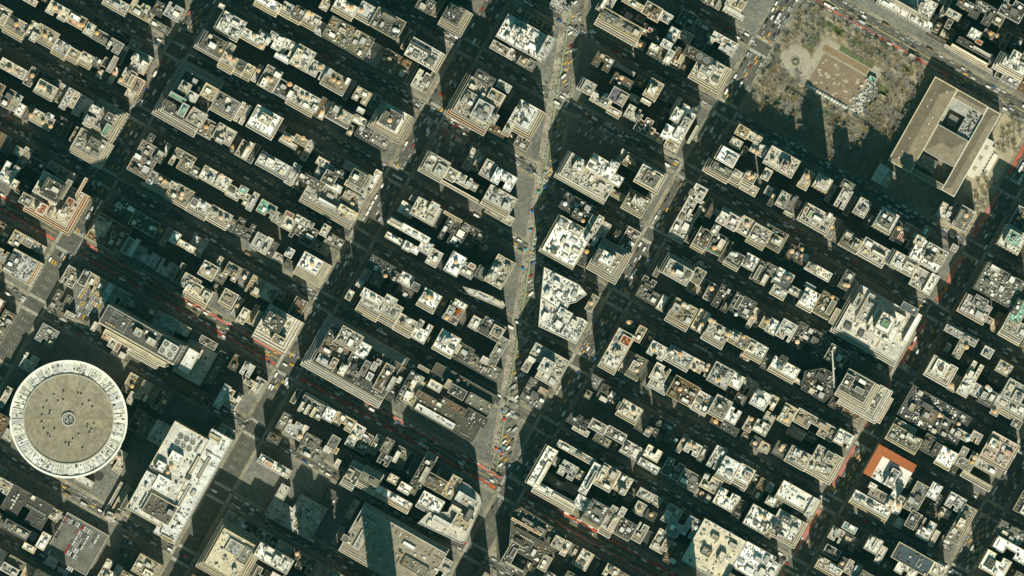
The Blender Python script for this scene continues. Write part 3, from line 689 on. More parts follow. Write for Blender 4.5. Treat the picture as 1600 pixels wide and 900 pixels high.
def close_gaps():              # neighbours in a row share party walls
    Q = [b for b in BLD if len(b.P) == 4]
    for b in Q: b.r = [b.uc-b.wu/2, b.vc-b.wv/2, b.uc+b.wu/2, b.vc+b.wv/2]
    for lim_ in (6, 11):
        for b in Q:
            for c in Q:
                if b is c or 'E' in b.steps and b.nst or 'W' in c.steps and c.nst: continue
                g = c.r[0]-b.r[2]; ov = min(b.r[3], c.r[3])-max(b.r[1], c.r[1])
                if .3 < g < lim_ and ov > .5*min(b.wv, c.wv) and max(b.h, c.h) < 95:
                    k = random.uniform(.2, .8); b.r[2] += g*k-.1; c.r[0] -= g*(1-k)-.1
    for i, b in enumerate(BLD):
        if b in Q:
            x0, y0, x1, y1 = [(b.r[0]-b.uc)*SC, (b.r[1]-b.vc)*SC, (b.r[2]-b.uc)*SC, (b.r[3]-b.vc)*SC]
            b.P = [(x0, y0), (x1, y0), (x1, y1), (x0, y1)]; RECTS[i] = tuple(b.r)
close_gaps()
# infill: low buildings behind and between the ones read from the photograph, and the rows just outside the frame
NODE = []
def clear(u0, v0, u1, v1, g=-.6): return not any(u0 < r[2]+g and u1 > r[0]-g and v0 < r[3]+g and v1 > r[1]-g for r in RECTS)
KEEP = []      # special areas (photo pixel circles) kept free of infill
for (x, y, r) in ((107, 655, 100), (60, 760, 60), (150, 770, 45), (262, 741, 60), (300, 760, 60), (230, 830, 30), (330, 620, 60), (140, 560, 60),
                  (112, 475, 45), (150, 500, 30), (60, 480, 20), (1300, 110, 150), (1230, 60, 110), (1400, 160, 110), (1476, 214, 110), (1540, 290, 60), (1240, 190, 60), (1330, 220, 60),
                  (700, 225, 42), (940, 205, 45), (980, 225, 20), (690, 130, 30), (120, 860, 60), (800, 700, 40), (785, 850, 18), (440, 780, 60), (500, 790, 50)): KEEP.append((x, y, r))
def infill():
    av = sorted(AV.items(), key=lambda q: q[1])
    for n in range(29, 45):
        vb, vt = vst(n)+(21 if n in (34, 42) else 13)+4, vst(n+1)-(21 if n+1 in (34, 42) else 13)-4
        for i in range(len(av)-1):
            ua, ub = av[i][1]+21+5, av[i+1][1]-21-5
            for (v0, v1) in ((vb, vb+(vt-vb)*.47), (vb+(vt-vb)*.53, vt)):
                u = ua
                while u < ub-8:
                    wd = random.choice((11, 14, 18, 24, 30)); ue = min(u+wd, ub)
                    dep = random.uniform(.7, 1)*(v1-v0)
                    a, c = (v0, v0+dep) if v0 == vb else (v1-dep, v1)
                    # shrink to what is free
                    ok = False
                    for uu0, uu1, vv0, vv1 in ((u, ue, a, c), (u, ue, a, a+dep*.5), (u, ue, c-dep*.5, c), (u, u+9, a, c), (u, u+9, a, a+dep*.5), (u, u+9, c-dep*.5, c)):
                        if clear(uu0, vv0, uu1, vv1) and uu1-uu0 > 6: ok = True; break
                    px, py = pix((uu0+uu1)/2, (vv0+vv1)/2)
                    if ok and -70 < px < 1670 and -40 < py < 1010 and not any(math.hypot(px-x, py-y) < r for x, y, r in KEEP):
                        bw = all(abs(q[0]-bway(q[1])) > 26 for q in (pix(uu0, vv0), pix(uu1, vv0), pix(uu1, vv1), pix(uu0, vv1), (px, py)))
                        if py > 770: bw = abs(px-785) > 26
                        if bw:
                            out = py > 905 or px < -5 or px > 1605
                            hh = random.uniform(28, 56) if out else (random.uniform(11, 28) if random.random() < .68 else random.uniform(30, 44))
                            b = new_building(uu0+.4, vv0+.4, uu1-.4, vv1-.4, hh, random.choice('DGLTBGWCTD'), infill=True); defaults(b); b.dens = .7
                            if random.random() < .25: b.tanks.append((random.uniform(-1, 1)*b.wu*.15, random.uniform(-1, 1)*b.wv*.15, 0))
                    u = uu1 if ok else u+3
infill()
seen = sorted([q for q in BLD if q.infill and -2 < q.px < 1602 and -2 < q.py < 902], key=lambda q: -q.wu*q.wv)[:300]
for b in seen:
    b.infill = False; b.back = True; b.dens = 1.0; b.root = link('back_building', None, None, (b.x, b.y, .15), -TH)
for b in [q for q in BLD if not q.infill]: finish(b)
# the low back buildings between the rows: too many and too dark to tell apart, joined into one object
jm = MB(); keys = list(ROOF); JM = list(WALL.values())+[ROOF[k] for k in keys]+[M_UNIT, M_UNITG, M_UNITD, M_COPD]
for b in [q for q in BLD if q.infill]:
    def tw(P, b=b): return [(b.x+x*CT+y*ST, b.y-x*ST+y*CT) for x, y in P]
    wi = random.choice((0, 0, 1, 2, 3)); jm.prism(tw(b.P), 0, b.h-.3, wi, top=False); jm.prism(tw(inset(b.P, .25)), b.h-.35, b.h, 4+keys.index(b.code))
    rim(jm, tw(b.P), b.h-.3, b.h+.8, .45, len(JM)-1)
    x0, y0, x1, y1 = bbox(b.P)
    for _ in range(int(min(30, (x1-x0)*(y1-y0)/28))):
        x, y = random.uniform(x0+2, x1-2), random.uniform(y0+2, y1-2); a, c = random.uniform(.7, 3.4), random.uniform(.7, 2.4); X, Y = tw([(x, y)])[0]
        jm.box(X, Y, b.h, a, c, random.uniform(.6, 3), -TH, 4+len(keys)+random.randrange(3))
    wm = MB(); windows(wm, tw(b.P), 3, b.h, 6); n = len(jm.v); jm.v += wm.v; jm.f += [tuple(i+n for i in f) for f in wm.f]; jm.m += [len(JM)]*len(wm.f)
o = jm.build('back_lot_buildings', JM+[M_WIN], kind='stuff'); tag(o, 'low shaded back buildings packed between the taller rows', 'buildings')
BLD = [q for q in BLD if not q.infill]
# labels: roof, features, place in its block
ORD = ['first', 'second', 'third', 'fourth', 'fifth', 'sixth', 'seventh', 'eighth', 'ninth', 'tenth', 'eleventh', 'twelfth', 'thirteenth', 'fourteenth', 'fifteenth',
       'sixteenth', 'seventeenth', 'eighteenth', 'nineteenth', 'twentieth']+['%dth' % i if i % 10 not in (1, 2, 3) else '%d%s' % (i, {1: 'st', 2: 'nd', 3: 'rd'}[i % 10]) for i in range(21, 60)]
AVN = {9: 'far-left avenue', 8: 'arena avenue', 7: 'second avenue', 70: 'diagonal avenue', 6: 'park-side avenue', 5: 'library avenue', 4: 'rightmost avenue'}
def place_of(u, v):
    n = math.floor((v-vst(34))/VS); a = 9
    for k in (8, 7, 6, 5, 4):
        if u > AV[k]: a = k
    if a == 7:
        px, py = pix(u, v)
        if px > bway(py): a = 70
    fr = (v-vst(34))/VS-n
    blk = ('%s block up' % ORD[n] if n >= 0 else '%s block down' % ORD[-n-1])
    return n, a, fr > .5, blk+' '+AVN[a]
rows = {}
for b in BLD:
    n, a, up, txt = place_of(b.uc, b.vc); rows.setdefault((n, a, up), []).append((b.uc, b, txt))
for (n, a, up), L in rows.items():
    L.sort(key=lambda q: q[0])
    for i, (_, b, txt) in enumerate(L):
        nt_ = len(b.tanks)
        f = ''
        if nt_ == 1: f = ' with tank'
        elif nt_ > 1: f = ' with %s tanks' % {2: 'two', 3: 'three', 4: 'four', 5: 'five', 6: 'six'}.get(nt_, 'many')
        elif b.fans: f = ' with fans'
        elif b.nst: f = ', stepped terraces'
        elif b.subs: f = ', upper blocks'
        lb = '%s roof%s, %s from left, %s row, %s' % (PAL[b.code][0], f, ORD[i], 'upper' if up else 'lower', txt)
        
        kd = ('office_tower', 'tower', 'tall towers') if b.h > 66 else ('low_building', 'low building', 'low buildings') if b.h < 38 else ('terraced_building', 'building', 'buildings with setback terraces') if b.nst else ('tank_roof_building', 'building', 'buildings with roof tanks') if b.tanks else ('flat_roof_building', 'building', 'flat roofed buildings on the street grid')
        if getattr(b, 'back', False): kd = ('back_building', 'building', 'plain back buildings between the taller ones')
        b.root.name = kd[0]; tag(b.root, lb, kd[1], kd[2])
# ---------------------------------------------------------------- ground, blocks, paint
def W(u, v, h=0.0): return w2(*pix(u, v), h)
def sheet(name, polys, z, m, kind='structure', label=None, parent=None):
    b = MB()
    for P in polys:
        P = list(P)
        if area(P) < 0: P.reverse()
        n = len(b.v); b.v += [(x, y, z) for x, y in P]; b.f.append(tuple(range(n, n+len(P)))); b.m.append(0)
    o = b.build(name, m, parent, kind=kind); return o
g = MB(); g.quad((-2400, -2400, 0), (2400, -2400, 0), (2400, 2400, 0), (-2400, 2400, 0)); g.build('ground', M_ASPH, kind='structure')
def clip(P, f):          # keep f(p) >= 0
    out = []
    for i in range(len(P)):
        a, b = P[i], P[(i+1) % len(P)]; fa, fb = f(a), f(b)
        if fa >= 0: out.append(a)
        if (fa >= 0) != (fb >= 0):
            t = fa/(fa-fb); out.append((a[0]+(b[0]-a[0])*t, a[1]+(b[1]-a[1])*t))
    return out
def half(n): return 13 if n in (34, 42) else 7.5
avs = [9, 8, 7, 6, 5, 4, 3]; BLOCKS = []
for n in range(28, 46):
    for i in range(len(avs)-1):
        a, c = avs[i], avs[i+1]; v0, v1 = vst(n)+half(n), vst(n+1)-half(n+1)
        if a == 8 and n == 31: v1 = vst(33)-half(33)
        if a == 8 and n == 32: continue
        if a == 6 and n == 40: v1 = vst(42)-half(42)
        if a == 6 and n == 41: continue
        u0, u1 = AV[a]+15, AV[c]-15
        P = [pix(u0, v0), pix(u1, v0), pix(u1, v1), pix(u0, v1)]
        if max(p[0] for p in P) < -250 or min(p[0] for p in P) > 1850 or max(p[1] for p in P) < -250 or min(p[1] for p in P) > 1150: continue
        parts = [P]
        if a == 7 and n >= 34:
            parts = [clip(P, lambda p: bway(p[1])-11-p[0]), clip(P, lambda p: p[0]-bway(p[1])-11)]
        if a == 6 and n <= 33: parts = [clip(P, lambda p: 776-p[0]), clip(P, lambda p: p[0]-796)]
        for Q in parts:
            if len(Q) < 3: continue
            Q = [w2(*p) for p in Q]
            if area(Q) < 0: Q.reverse()
            if area(Q) < 60: continue
            m = MB(); m.prism(Q, 0, .15, 0); m.build('pavement', M_WALK, kind='structure')
            R = inset(Q, 4.2)
            if area(R) > 200 and not (a == 6 and n == 40): sheet('yard', [R], .19, M_YARD)
def strip(u0, v0, u1, v1): return [W(u0, v0), W(u1, v0), W(u1, v1), W(u0, v1)]
def vis(u, v, m=20):
    x, y = pix(u, v); return -m < x < 1600+m and -m < y < 900+m
# crosswalks and lane paint, a sheet above the asphalt
for n in range(29, 45):
    for a in avs:
        u, v = AV[a], vst(n)
        if not vis(u, v, 40): continue
        B = []
        hs = half(n)
        for s in (-1, 1):
            for k in range(int(-hs/1.6), int(hs/1.6)+1): B.append(strip(u+s*18-2.4, v+k*1.9-.45, u+s*18+2.4, v+k*1.9+.45))
            for k in range(-7, 8): B.append(strip(u+k*1.95-.45, v+s*(hs+4)-2.4, u+k*1.95+.45, v+s*(hs+4)+2.4))
        o = sheet('crosswalk', [p for p in B], .06, M_LINE)
        o['label'] = 'white zebra crossings around one intersection'
def dashes(along, off, a0, a1, L=4.5, gap=9, w=.14, street=True):
    out = []; t = a0
    while t < a1:
        u, v = (t, off) if street else (off, t)
        if vis(u, v):
            out.append(strip(t, off-w, t+L, off+w) if street else strip(off-w, t, off+w, t+L))
        t += L+gap
    return out
for a in avs:
    D = []
    for k in (-4.6, 0, 4.6):
        for n in range(29, 45): D += dashes(0, AV[a]+k, vst(n)+half(n)+8, vst(n+1)-half(n+1)-8, street=False)
    if D: sheet('lane_marking', D, .06, M_LINE)
for n in range(29, 45):
    D = []
    for i in range(len(avs)-1):
        if n in (34, 42):
            for k in (-4.8, 4.8): D += dashes(0, vst(n)+k, AV[avs[i]]+24, AV[avs[i+1]]-24)
        elif not ((n == 41 and avs[i] == 6) or (n == 32 and avs[i] == 8)):
            for k in (-4.1, 4.1): D += dashes(0, vst(n)+k, AV[avs[i]]+24, AV[avs[i+1]]-24, L=8, gap=2, w=.14)
    if D: sheet('lane_marking', D, .06, M_LINE)
for n in (34, 42):
    for i in range(len(avs)-1):
        u0, u1 = AV[avs[i]]+22, AV[avs[i+1]]-22
        if n == 34 or avs[i] in (6, 7):
            ks = (-9.4, 9.4) if n == 34 else (-9.6,)
            for k in ks:
                uu1 = u1 if n == 34 else min(u1, 1350)
                o = sheet('bus_lane', [strip(u0, vst(n)+k-2.3, uu1, vst(n)+k+2.3)], .09, M_RED)
        sheet('centre_line', [strip(u0, vst(n)+.35, u1, vst(n)+.7), strip(u0, vst(n)-.7, u1, vst(n)-.35)], .07, M_YEL)
for n in range(31, 42):
    sheet('bus_lane', [strip(AV[5]-14.3, vst(n)+half(n)+9, AV[5]-8.2, vst(n+1)-half(n+1)-9)], .09, M_RED)
bl = []
for k in range(0, 60):
    y0, y1 = -20+k*12.6, -20+k*12.6+12.6
    bl.append([w2(bway(y0)-9.6, y0), w2(bway(y0)-7.6, y0), w2(bway(y1)-7.6, y1), w2(bway(y1)-9.6, y1)])
sheet('bike_lane', bl, .09, M_GREENL)
for n in range(34, 44):
    # where the diagonal avenue meets each cross street
    for sg in (-1, 1):
        v = vst(n)+sg*(half(n)+4); yy = 450
        for _ in range(20):      # point on the avenue with this v
            x_ = bway(yy); yy += (uv(x_, yy)[1]-v)*.9
        u = uv(bway(yy), yy)[0]
        if vis(u, v, 10) and yy < 735:
            o = sheet('crosswalk', [strip(u+k*1.95-.45, v-2.2, u+k*1.95+.45, v+2.2) for k in range(-5, 6)], .07, M_LINE); o['label'] = 'zebra crossing over the diagonal avenue'
rd = []
for k in range(0, 60):
    y0, y1 = -20+k*12.6, -20+k*12.6+12.6
    rd.append([w2(bway(y0)-11, y0), w2(bway(y0)+11, y0), w2(bway(y1)+11, y1), w2(bway(y1)-11, y1)])
sheet('road', rd, .035, mat('worn_road', (.17, .152, .108), noise=.6, nscale=.12))
bd = []
for k in range(0, 150):
    y0 = -10+k*5
    for q in (-1.8, 1.8): bd.append([w2(bway(y0)+q-.12, y0), w2(bway(y0)+q+.12, y0), w2(bway(y0+2)+q+.12, y0+2), w2(bway(y0+2)+q-.12, y0+2)])
sheet('lane_marking', bd, .06, M_LINE)
# pale paved strips of the pedestrian plaza along the diagonal avenue
pl = []
for k in range(0, 58):
    y0, y1 = -20+k*12.6, -20+k*12.6+12.6
    pl.append([w2(bway(y0)-22, y0), w2(bway(y0)-11, y0), w2(bway(y1)-11, y1), w2(bway(y1)-22, y1)])
sheet('plaza_paving', pl, .22, mat('plaza_concrete', (.28, .25, .18), noise=.65, nscale=.08, seams=.3, seamsize=3))
# ---------------------------------------------------------------- round arena
ax, ay = w2(107, 655, 45); k = SC
A = link('sports_arena', None, None, (ax, ay, .15)); tag(A, 'huge round arena with brown disc roof and pale outer ring', 'arena')
M_DOME = mat('arena_membrane', (.25, .218, .155), noise=.4, nscale=.035, var=.045)
M_RING = mat('arena_ring_metal', (.58, .57, .51), noise=.4, nscale=.2, var=.32)
m = MB(); m.cyl(0, 0, 0, 62.2, 42, 96, 0, top=False); m.build('wall', mat('arena_concrete', (.42, .38, .29), noise=.2), A)
N_, R_ = 96, [0, 8, 16, 24, 32, 40, 48.4]
GORE = []
for g_ in range(24):
  m = MB()
  for j in range(len(R_)-1):
    for i in range(4*g_, 4*g_+4):
        t0, t1 = 2*pi*i/N_, 2*pi*(i+1)/N_
        z = lambda r: 44.4-1.6*(1-(r/48.4)**2)
        p = [(R_[j], t0), (R_[j+1], t0), (R_[j+1], t1), (R_[j], t1)]
        q = [(r*cos(t), r*sin(t), z(r)) for r, t in p]
        if j == 0: m.tri(q[0], q[1], q[2])
        else: m.quad(*q)
  m.build('roof_sector', M_DOME, A)
m = MB(); m.ring(48.2, 49.6, 40, 45.8, 96); m.build('roof_kerb', mat('arena_kerb', (.34, .32, .25), noise=.3), A)
segs = []
for v_ in range(3):
    m = MB(); m.ring(49.6, 62.4, 38, 43.0+v_*.5, 2, 0, 2*pi/60*.93)
    if v_ == 1: m.box(55, 1.5, 43.4, 5, 2.2, .7, .05)
    if v_ == 2: m.box(53, 3, 43.6, 2, 2, 1.1, .05); m.box(58, 3.4, 43.6, 2.4, 1.4, .8, .05)
    segs.append(m.mesh('roof_panel', [M_RING]))
for i in range(60): link('roof_panel', segs[random.randrange(3)], A, (0, 0, 0), 2*pi*i/60)
m = MB(); m.ring(62.3, 64.4, 36, 45.6, 96)
for i in range(64): t = 2*pi*i/64; m.box(55.4*cos(t), 55.4*sin(t), 43, 11.4, .35, 1.2, t)
0; m.build('rim', mat('arena_rim', (.78, .76, .68), noise=.12, var=0), A)
m = MB(); m.ring(6.4, 7.6, 42, 45.2, 40); m.cyl(0, 0, 42, 6.4, 1.2, 32, 1); m.build('roof_hub', [mat('hub_metal', (.42, .39, .31), noise=.3), M_UNITG], A)
um = MB()
for i in range(26): t = random.random()*6.28; r = random.uniform(0, 5.2); um.box(r*cos(t), r*sin(t), 43.2, random.uniform(.6, 1.6), random.uniform(.6, 1.6), random.uniform(.6, 2.2), t, random.randrange(3))
um.build('roof_machines', [M_UNIT, M_UNITG, M_UNITD], A, kind='stuff')
VENT = MB(); VENT.box(0, 0, 0, 1.7, 1.4, 2.0, 0, 1); VENT.box(.4, -1.1, 0, .9, .9, .9, 0, 0); VENT = VENT.mesh('roof_vent', [M_UNIT, M_UNITD])
for (x, y) in ((397, 645), (338, 668), (292, 710), (362, 708), (395, 700), (487, 658), (507, 663), (556, 708), (577, 745), (515, 733), (270, 750), (313, 770), (308, 787),
               (262, 795), (260, 838), (273, 880), (340, 882), (548, 855), (545, 870), (587, 850), (572, 885), (300, 915), (312, 932), (410, 970), (432, 972), (455, 945), (430, 985),
               (490, 915), (560, 905), (515, 1000)):
    px, py = x/4, 450+y/4; q = w2(px, py, 45); X, Y = q[0]-ax, q[1]-ay; r = math.hypot(X, Y)
    link('roof_vent', VENT, A, (X, Y, 44.4-1.6*(1-(r/48.4)**2)-.1), random.random())
for i in range(64):
    t = 2*pi*(i+.5)/64; m = None
    if i == 0:
        FIN = MB(); FIN.box(0, 0, 0, 1.2, 1.0, 41); FIN = FIN.mesh('column', [MATS['arena_concrete']])
    link('column', FIN, A, (62.8*cos(t), 62.8*sin(t), 0), t)
# ring clutter
um = MB()
for i in range(150):
    t = random.random()*2*pi; r = random.uniform(51, 60); s = random.uniform(.6, 2.6)
    um.box(r*cos(t), r*sin(t), 43.3, s, random.uniform(.6, 2), random.uniform(.6, 1.8), t, random.randrange(3))
um.build('ring_machines', [M_UNIT, M_UNITG, M_UNITD], A, kind='stuff')
# lower entrance wings around the arena
def simple(name, px, py, wu, wv, h, rc, wl, label, cat, group=None, par=1.0, dens=.6, z0=.15):
    x, y = w2(px, py, h); o = link(name, None, None, (x, y, z0), -TH); P = rect(0, 0, wu*SC, wv*SC)
    m = MB(); m.prism(P, 0, h-.3, 0, top=False); m.build('wall', WALL[wl], o)
    m = MB(); m.prism(inset(P, .2), h-.3, h, 0); m.build('roof', ROOF[rc], o)
    m = MB(); rim(m, P, h-.3, h+par, .5); m.build('parapet', M_COP, o)
    um = MB()
    for i in range(int(wu*wv*SC*SC/22*dens)):
        um.box(random.uniform(-.42, .42)*wu*SC, random.uniform(-.42, .42)*wv*SC, h, random.uniform(.5, 2.2), random.uniform(.5, 2), random.uniform(.5, 1.6), 0, random.randrange(3))
    if um.v: um.build('roof_machines', [M_UNIT, M_UNITG, M_UNITD], o, kind='stuff')
    return tag(o, label, cat, group)
simple('arena_annex', 52, 575, 44, 12, 18, 'G', 'stone', 'low grey annex along the upper left edge of the arena', 'annex')
simple('arena_annex', 12, 648, 10, 40, 16, 'C', 'stone', 'narrow pale annex on the left side of the arena', 'annex')
simple('arena_annex', 205, 622, 10, 20, 22, 'C', 'stone', 'small pale block at the right edge of the arena', 'annex')
simple('arena_annex', 132, 752, 30, 12, 14, 'L', 'stone', 'grey entrance block at the lower right edge of the arena', 'annex')
simple('arena_annex', 183, 733, 14, 10, 14, 'C', 'stone', 'pale kiosk right of the arena, above the crescent of service trucks', 'annex')
simple('arena_annex', 13, 680, 14, 18, 14, 'L', 'stone', 'pale box at the lower left edge of the arena', 'annex')
simple('arena_annex', 176, 780, 5, 60, 7, 'T', 'brick', 'long low canopy between arena plaza and the white slab tower', 'canopy')
o = MB(); o.cyl(0, 0, .2, 5, .6, 24); o = o.build('planter', M_UNITD, None, (*w2(155, 744), 0)); tag(o, 'dark round planter on the arena plaza', 'planter')
o = MB(); o.ring(8.5, 9.6, 0, 4, 40); o = o.build('round_canopy', ROOF['G'], None, (*w2(336, 664), .15)); tag(o, 'dark ring-shaped entrance canopy right of the white slab tower', 'canopy')
# ---------------------------------------------------------------- library
def wing(parent, cx, cy, wx, wy, h, rise, axis, hip=True):
    m = MB(); P = rect(cx, cy, wx, wy); m.prism(P, 0, h, 0, top=False); m.build('wall', WALL['stone'], parent)
    b = MB(); x0, y0, x1, y1 = bbox(P)
    if axis == 'y':
        ins = min(wx/2, wy/3) if hip else 0; a, c = (cx, y0+ins, h+rise), (cx, y1-ins, h+rise)
        b.quad((x1, y0, h), (x1, y1, h), c, a); b.quad((x0, y1, h), (x0, y0, h), a, c); b.tri((x0, y0, h), (x1, y0, h), a); b.tri((x1, y1, h), (x0, y1, h), c)
    else:
        ins = min(wy/2, wx/3) if hip else 0; a, c = (x0+ins, cy, h+rise), (x1-ins, cy, h+rise)
        b.quad((x0, y0, h), (x1, y0, h), c, a); b.quad((x1, y1, h), (x0, y1, h), a, c); b.tri((x0, y1, h), (x0, y0, h), a); b.tri((x1, y0, h), (x1, y1, h), c)
    b.build('roof', mat('library_copper_tan', (.225, .185, .13), noise=.35, seams=.3, seamsize=2.4, var=.03), parent)
    r = MB(); rim(r, P, h-.4, h+1.0, .8); r.build('parapet', M_COP, parent)
lx, ly = w2(1476, 214, 24); LB = link('library', None, None, (lx, ly, .15), -TH)
tag(LB, 'large brown-roofed library with two square courtyards, right of the park', 'library')
hw, hh = 59*SC, 75*SC
for args in ((-hw+14, 0, 28, 2*hh, 24, 6.0, 'y'), (hw-8, 0, 16, 2*hh-1, 22, 3.4, 'y'), (6, hh-5.4, 2*hw-44.5, 10.6, 21.9, 2.5, 'x'), (6, -hh+3.4, 2*hw-44.5, 6.4, 21.9, 1.6, 'x'), (6, -7.5, 2*hw-44.5, 33, 23, 6, 'x')):
    wing(LB, *args)
m = MB(); m.prism(rect(17.2, 25.5, 15.8, 32), 0, 18, 0); m.prism(rect(-2, 36, 22.4, 11.5), 0, 17.7, 0); m.prism(rect(-11.7, 20, 3, 20), 0, 17.5, 0); m.build('terrace_roof', ROOF['L'], LB)
m = MB(); m.prism(rect(-2, -34, 20, 14), 0, 12, 0); m.prism(rect(-.4, 20, 12, 12), 0, 8, 0); m.build('court_roof', ROOF['G'], LB)
um = MB()
for i in range(60): um.box(random.uniform(11, 23), random.uniform(11, 40), 18, random.uniform(.6, 2.6), random.uniform(.5, 2), random.uniform(.5, 1.6), 0, random.randrange(3))
for i in range(25): um.box(random.uniform(-11, 7), random.uniform(-40, -28), 12, random.uniform(.6, 2.6), random.uniform(.5, 2), random.uniform(.5, 1.6), 0, random.randrange(2))
um.build('roof_machines', [M_UNIT, M_UNITG, M_UNITD], LB, kind='stuff')
m = MB(); m.box(hw+4.5, -1, 0, 9, 46, 17); m.box(hw+10.5, -1, 0, 4, 36, 13.5); m.build('portico', mat('marble', (.60, .56, .46), noise=.2), LB)
for i in range(3):
    q = MB(); q.box(hw+4.5, -14+i*13, 17, 3.4, 4.6, .8); q.build('skylight', ROOF['T'], LB)
for i in range(9):
    q = MB(); q.cyl(hw+13.2, -17+i*4.1, 0, .8, 12.5, 8); q.build('column', MATS['marble'], LB)
m = MB()
for i in range(6): m.box(hw+15.5+i*.9, -1, 0, .9, 26, 2.4-i*.4)
m.build('stair', MATS['marble'], LB)
wm = MB(); windows(wm, rect(0, 0, 2*hw+.2, 2*hh+.2), 2, 20, bay=6, fl=8); wm.build('windows', M_WIN, LB, kind='stuff')
# ---------------------------------------------------------------- park
pu0, pu1, pv0, pv1 = AV[6]+24, 1328, vst(40)+half(40)+5, vst(42)-half(42)-5
sheet('park_ground', [strip(pu0, pv0, pu1, pv1)], .2, M_SOIL)
sheet('library_terrace', [strip(1453, pv0, AV[5]-20, pv1)], .2, M_GRAV)
paths = [strip(1150, 496, 1256, 582), strip(pu0, 486, pu1, 491), strip(pu0, 588, pu1, 593), strip(pu0+12, pv0, pu0+17, pv1), strip(pu1-30, pv0, pu1-22, pv1), strip(pu0, 466, 1150, 470), strip(pu0, 607, 1300, 611), strip(pu1-8, pv0, pu1-3, pv1)]
for i, P in enumerate(paths): sheet('path', [P], .235+.004*i, M_GRAV)
cu, cv = uv(1243, 96)
m = MB(); m.ring(5.5, 17.5, .2, .30, 48); m.build('path', mat('terrace_stone', (.30, .26, .19), noise=.3), None, (*W(cu, cv), 0), kind='structure')
F = link('fountain', None, None, (*W(cu, cv), .2)); tag(F, 'round stone fountain on the terrace left of the brown lawn', 'fountain')
m = MB(); m.ring(4.8, 5.6, 0, .9, 32); m.build('basin', mat('granite', (.35, .32, .25), noise=.2), F)
m = MB(); m.cyl(0, 0, 0, 4.8, .6, 32); m.build('water', mat('pond_water', (.10, .11, .07), rough=.1, noise=.1), F)
m = MB(); m.cyl(0, 0, 0, .5, 2.2, 12); m.cyl(0, 0, 2.2, 1.5, .35, 16); m.build('bowl', MATS['granite'], F)
sheet('lawn', [strip(1163, 506, 1240, 560)], .30, M_LAWN)
sheet('lawn_border', [strip(1157, 563, 1236, 573)], .31, M_LAWN)
wornm = mat('worn_turf', (.42, .35, .27), noise=.5, nscale=.6)
for i in range(34):
    u, v = random.uniform(1168, 1236), random.uniform(509, 556); r = random.uniform(.6, 2.4); t0 = random.random()*6
    x, y = W(u, v); P = [(x+r*random.uniform(.4, 1.6)*cos(t0+j*.9)*1.2, y+r*random.uniform(.4, 1.2)*sin(t0+j*.9)) for j in range(7)]
    sheet('bare_patch', [P], .33+i*.001, wornm)
for (u0, v0, u1, v1) in ((1130, 597, 1175, 606), (1190, 595, 1262, 605), (1270, 596, 1300, 604), (1150, 474, 1190, 483), (1200, 473, 1240, 484), (1262, 520, 1280, 560), (1130, 548, 1145, 580), (1180, 575, 1240, 584), (1120, 455, 1180, 462)):
    sheet('ground_ivy', [strip(u0, v0, u1, v1)], .29, M_IVY, kind='structure')
TENT = MB(); TENT.prism(rect(0, 0, 3, 3), 2.2, 2.6, 0); b4 = TENT; b4.cyl(0, 0, 2.6, 2.1, 1.3, 4, 0, r2=.1)
for a, c in ((-1.3, -1.3), (1.3, -1.3), (1.3, 1.3), (-1.3, 1.3)): TENT.box(a, c, 0, .12, .12, 2.2, 0, 1)
TENT = TENT.mesh('canopy_tent', [mat('canvas_white', (.66, .64, .58), noise=.15), M_UNITG])
for i in range(14):
    u = 1166+i*5.2; o = link('canopy_tent', TENT, None, (*W(u, 502.5), .25), -TH)
    tag(o, 'small white canopy tent in the row along the lower edge of the brown lawn', 'tent', 'white tents below the lawn')
o = simple('park_kiosk', 1240, 147, 22, 6, 4, 'K', 'stone', 'blue-grey kiosk left of the white tents in the park', 'kiosk', dens=0)
o = simple('park_kiosk', 1216, 129, 8, 7, 4, 'C', 'stone', 'small pale kiosk at the left side of the park', 'kiosk', dens=0)
o = simple('park_kiosk', 1363, 124, 12, 8, 5, 'N', 'stone', 'green and white stage truck at the right corner of the lawn', 'stage', dens=1)
o = simple('park_kiosk', 1376, 156, 12, 16, 4, 'T', 'stone', 'tan kiosk right of the rink equipment in the park', 'kiosk', dens=.5)
o = simple('park_kiosk', 1425, 88, 10, 6, 5, 'L', 'stone', 'small grey kiosk at the upper right corner of the park', 'kiosk', dens=.5)
CR = MB(); CR.box(0, 0, 0, 2.4, 1.6, 1.5, 0, 0); CR.box(.3, 0, 1.5, .8, .8, .4, 0, 1); cr = [CR.mesh('crate', [mm, M_UNITG]) for mm in (M_UNIT, M_UNITG, M_TANKW, mat('crate_orange', (.55, .2, .06), noise=.1), mat('crate_blue', (.1, .2, .4), noise=.1))]
for i in range(110):
    u, v = random.gauss(1252, 6), random.uniform(500, 560); j = random.choices(range(5), (8, 4, 4, 1, 1))[0]
    o = link('crate', cr[j], None, (*W(u, v), .25), random.random()*3); s = random.uniform(.7, 1.4); o.scale = (s, s, s)
    tag(o, ['pale crate', 'grey crate', 'light metal crate', 'orange crate', 'blue crate'][j]+' in the pile of rink equipment beside the right end of the lawn', 'crate', 'rink equipment crates')
